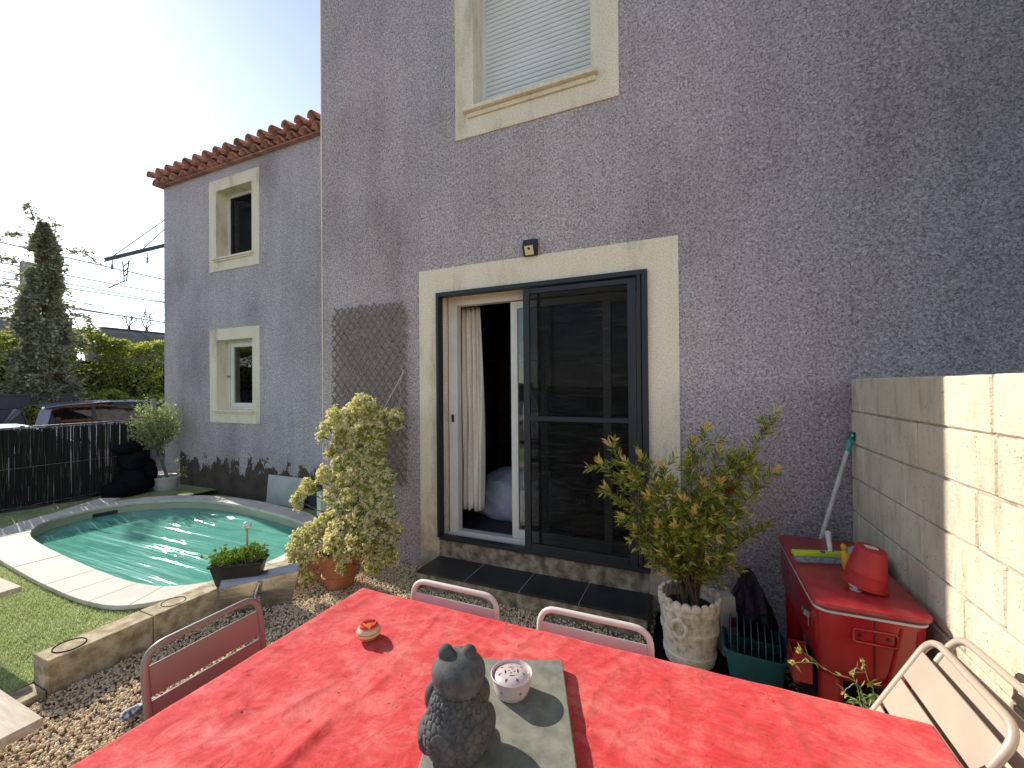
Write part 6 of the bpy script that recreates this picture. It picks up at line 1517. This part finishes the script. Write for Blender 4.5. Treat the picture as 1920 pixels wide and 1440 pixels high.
# ------------------------------------------------------------------ cars
def trim_mb(mb):
    used = sorted({i for f in mb.f for i in f}); mp_ = {a: b for b, a in enumerate(used)}; o = MB(); o.v = [mb.v[i] for i in used]; o.f = [tuple(mp_[i] for i in f) for f in mb.f]; return o
def car(loc, rz, paint, label, est=True, L_=4.6, H_=1.48):
    """local frame: rear at y = 0, front at y = L_, x = width"""
    t = thing('parked_car', label, 'car', (0, 0, 0))
    W = .88
    low = [(0, .35, .80), (.0, .55, .84), (.06, .90, .86), (.5, .93, .88), (2.4, .95, .88), (3.35, .93, .87), (3.9, .84, .84), (4.4, .70, .76), (4.58, .55, .66), (4.6, .35, .60)]
    def ringx(y, ztop, w): return [(-w, y, .28), (-w - .01, y, .55), (-w + .01, y, ztop - .10), (-w + .07, y, ztop), (0, y, ztop + .015), (w - .07, y, ztop), (w - .01, y, ztop - .10), (w + .01, y, .55), (w, y, .28)]
    body = MB(); k = [(0.02, .62, .80), (.05, .92, .84), (.5, .96, .88), (1.2, .96, .885), (2.4, .95, .885), (3.4, .93, .875), (4.0, .83, .84), (4.42, .68, .76), (4.58, .5, .62)]
    k = [(y * L_ / 4.6, z, w) for y, z, w in k]; n = 9
    for y, z, w in k: body.v += ringx(y, z, w)
    for j in range(len(k) - 1):
        for i in range(n): a = j * n + i; b = j * n + (i + 1) % n; body.f.append((a, a + n, b + n, b))
    body.f.append(tuple(range(n))); body.f.append(tuple((len(k) - 1) * n + i for i in range(n))[::-1])
    body.build('body', paint, t, smooth=True)
    # cabin frame as a loft: (y, z, halfwidth)
    if est: base = (.10, 3.45); roofp = [(.18, .94, .80), (.42, 1.38, .66), (.62, 1.425, .66), (1.5, H_, .66), (2.3, H_ - .01, .66), (2.75, 1.40, .64), (3.5, .95, .76)]
    else: roofp = [(.15, .94, .80), (.35, 1.22, .70), (.60, 1.36, .66), (1.4, H_, .64), (2.0, H_ - .02, .64), (2.4, 1.36, .63), (3.1, .95, .75)]
    cab = MB(); n = 7
    def cr2(y, z, w): return [(-w - (.0 if z < 1.0 else .0), y, z - .02), (-w + .02, y, z), (-w * .5, y, z + .02), (0, y, z + .03), (w * .5, y, z + .02), (w - .02, y, z), (w, y, z - .02)]
    for y, z, w in roofp: cab.v += cr2(y, z, w)
    for j in range(len(roofp) - 1):
        for i in range(n - 1): a = j * n + i; cab.f.append((a, a + n, a + n + 1, a + 1))
    # split glass (rear and windscreen strips) from roof
    fr_, gl_, gr_ = MB(), MB(), MB(); fr_.v = list(cab.v); gl_.v = [tuple(Vector(p) + Vector((0, 0, .003))) for p in cab.v]; gr_.v = list(gl_.v)
    for f in cab.f:
        j = f[0] // n; i = f[0] % n
        (fr_ if not (j in (0, len(roofp) - 2) and 0 < i < n - 2) else (gr_ if j == 0 else gl_)).f.append(f)
    rf_ = trim_mb(fr_).build('roof', paint, t, smooth=True); [ (setattr(q_, 'f', [tuple(range(4 * i_, 4 * i_ + 4)) for i_ in range(len(q_.f))]) if False else None) for q_ in (gl_, gr_)]; trim_mb(gl_).build('windscreen', MAT['car_glass'], t, smooth=True); trim_mb(gr_).build('rear_window', MAT['car_glass'], t, smooth=True)
    # side walls: glass with pillars
    for sx in (-1, 1):
        g2 = MB(); top = [(y, z - .03, w) for y, z, w in roofp]
        for y, z, w in top: g2.v += [(sx * w, y, z), (sx * (.84), y, .93)]
        for j in range(len(top) - 1): a = j * 2; g2.f.append((a, a + 1, a + 3, a + 2) if sx > 0 else (a, a + 2, a + 3, a + 1))
        g2.build('side_window', MAT['car_glass'], t)
        for y in (.40, 1.22, 2.10):
            zt = np.interp(y, [r[0] for r in roofp], [r[1] for r in roofp]) - .02; wt_ = np.interp(y, [r[0] for r in roofp], [r[2] for r in roofp])
            wd = .10 if (y < .5 and est) else .035
            MB().add([(sx * (wt_ + .006), y - wd, zt), (sx * (wt_ + .006), y + wd, zt), (sx * .848, y + wd * (1 if y > .5 else -.4), .93), (sx * .848, y - wd - (.14 if y < .5 else 0), .93)], [(0, 1, 2, 3)]).build('pillar', paint if y < .5 else MAT['black_plastic'], t)
        MB().tube([(sx * .895, .25, .935), (sx * .90, 2, .945), (sx * .885, 3.3, .93)], .009, 6).build('belt_trim', MAT['silver_trim'], t)
        MB().box(min(sx * .62, sx * .84), max(sx * .62, sx * .84), -.005, .12, .72, .90).build('tail_lamp', MAT['tail_red'], t, bev=.02)
        for y in (.85, 3.65 * L_ / 4.6):
            wh = MB().tube([(sx * .70, y, .32), (sx * .90, y, .32)], .32, 24).build('wheel', MAT['tyre'], t); MB().tube([(sx * .88, y, .32), (sx * .905, y, .32)], .20, 14).build('rim', MAT['galva'], wh)
        MB().ball((sx * .98, 2.75 * L_ / 4.6, 1.0), .09, 12, 8, (1, .6, .7)).build('mirror', paint, t, smooth=True)
    MB().box(-.25, .25, -.012, .03, .62, .73).build('number_plate', MAT['white_plain'], t)
    t.location = loc; t.rotation_euler = (0, 0, rz); return t
car((-14.35, .95, GZ + .07), 0, MAT['car_grey'], 'blue-grey estate car parked across the street beyond the fence')
car((-9.95, -2.6, GZ - .08), 0, MAT['car_white'], 'white hatchback showing only its roof above the fence at the far left', False, 4.0, 1.40)
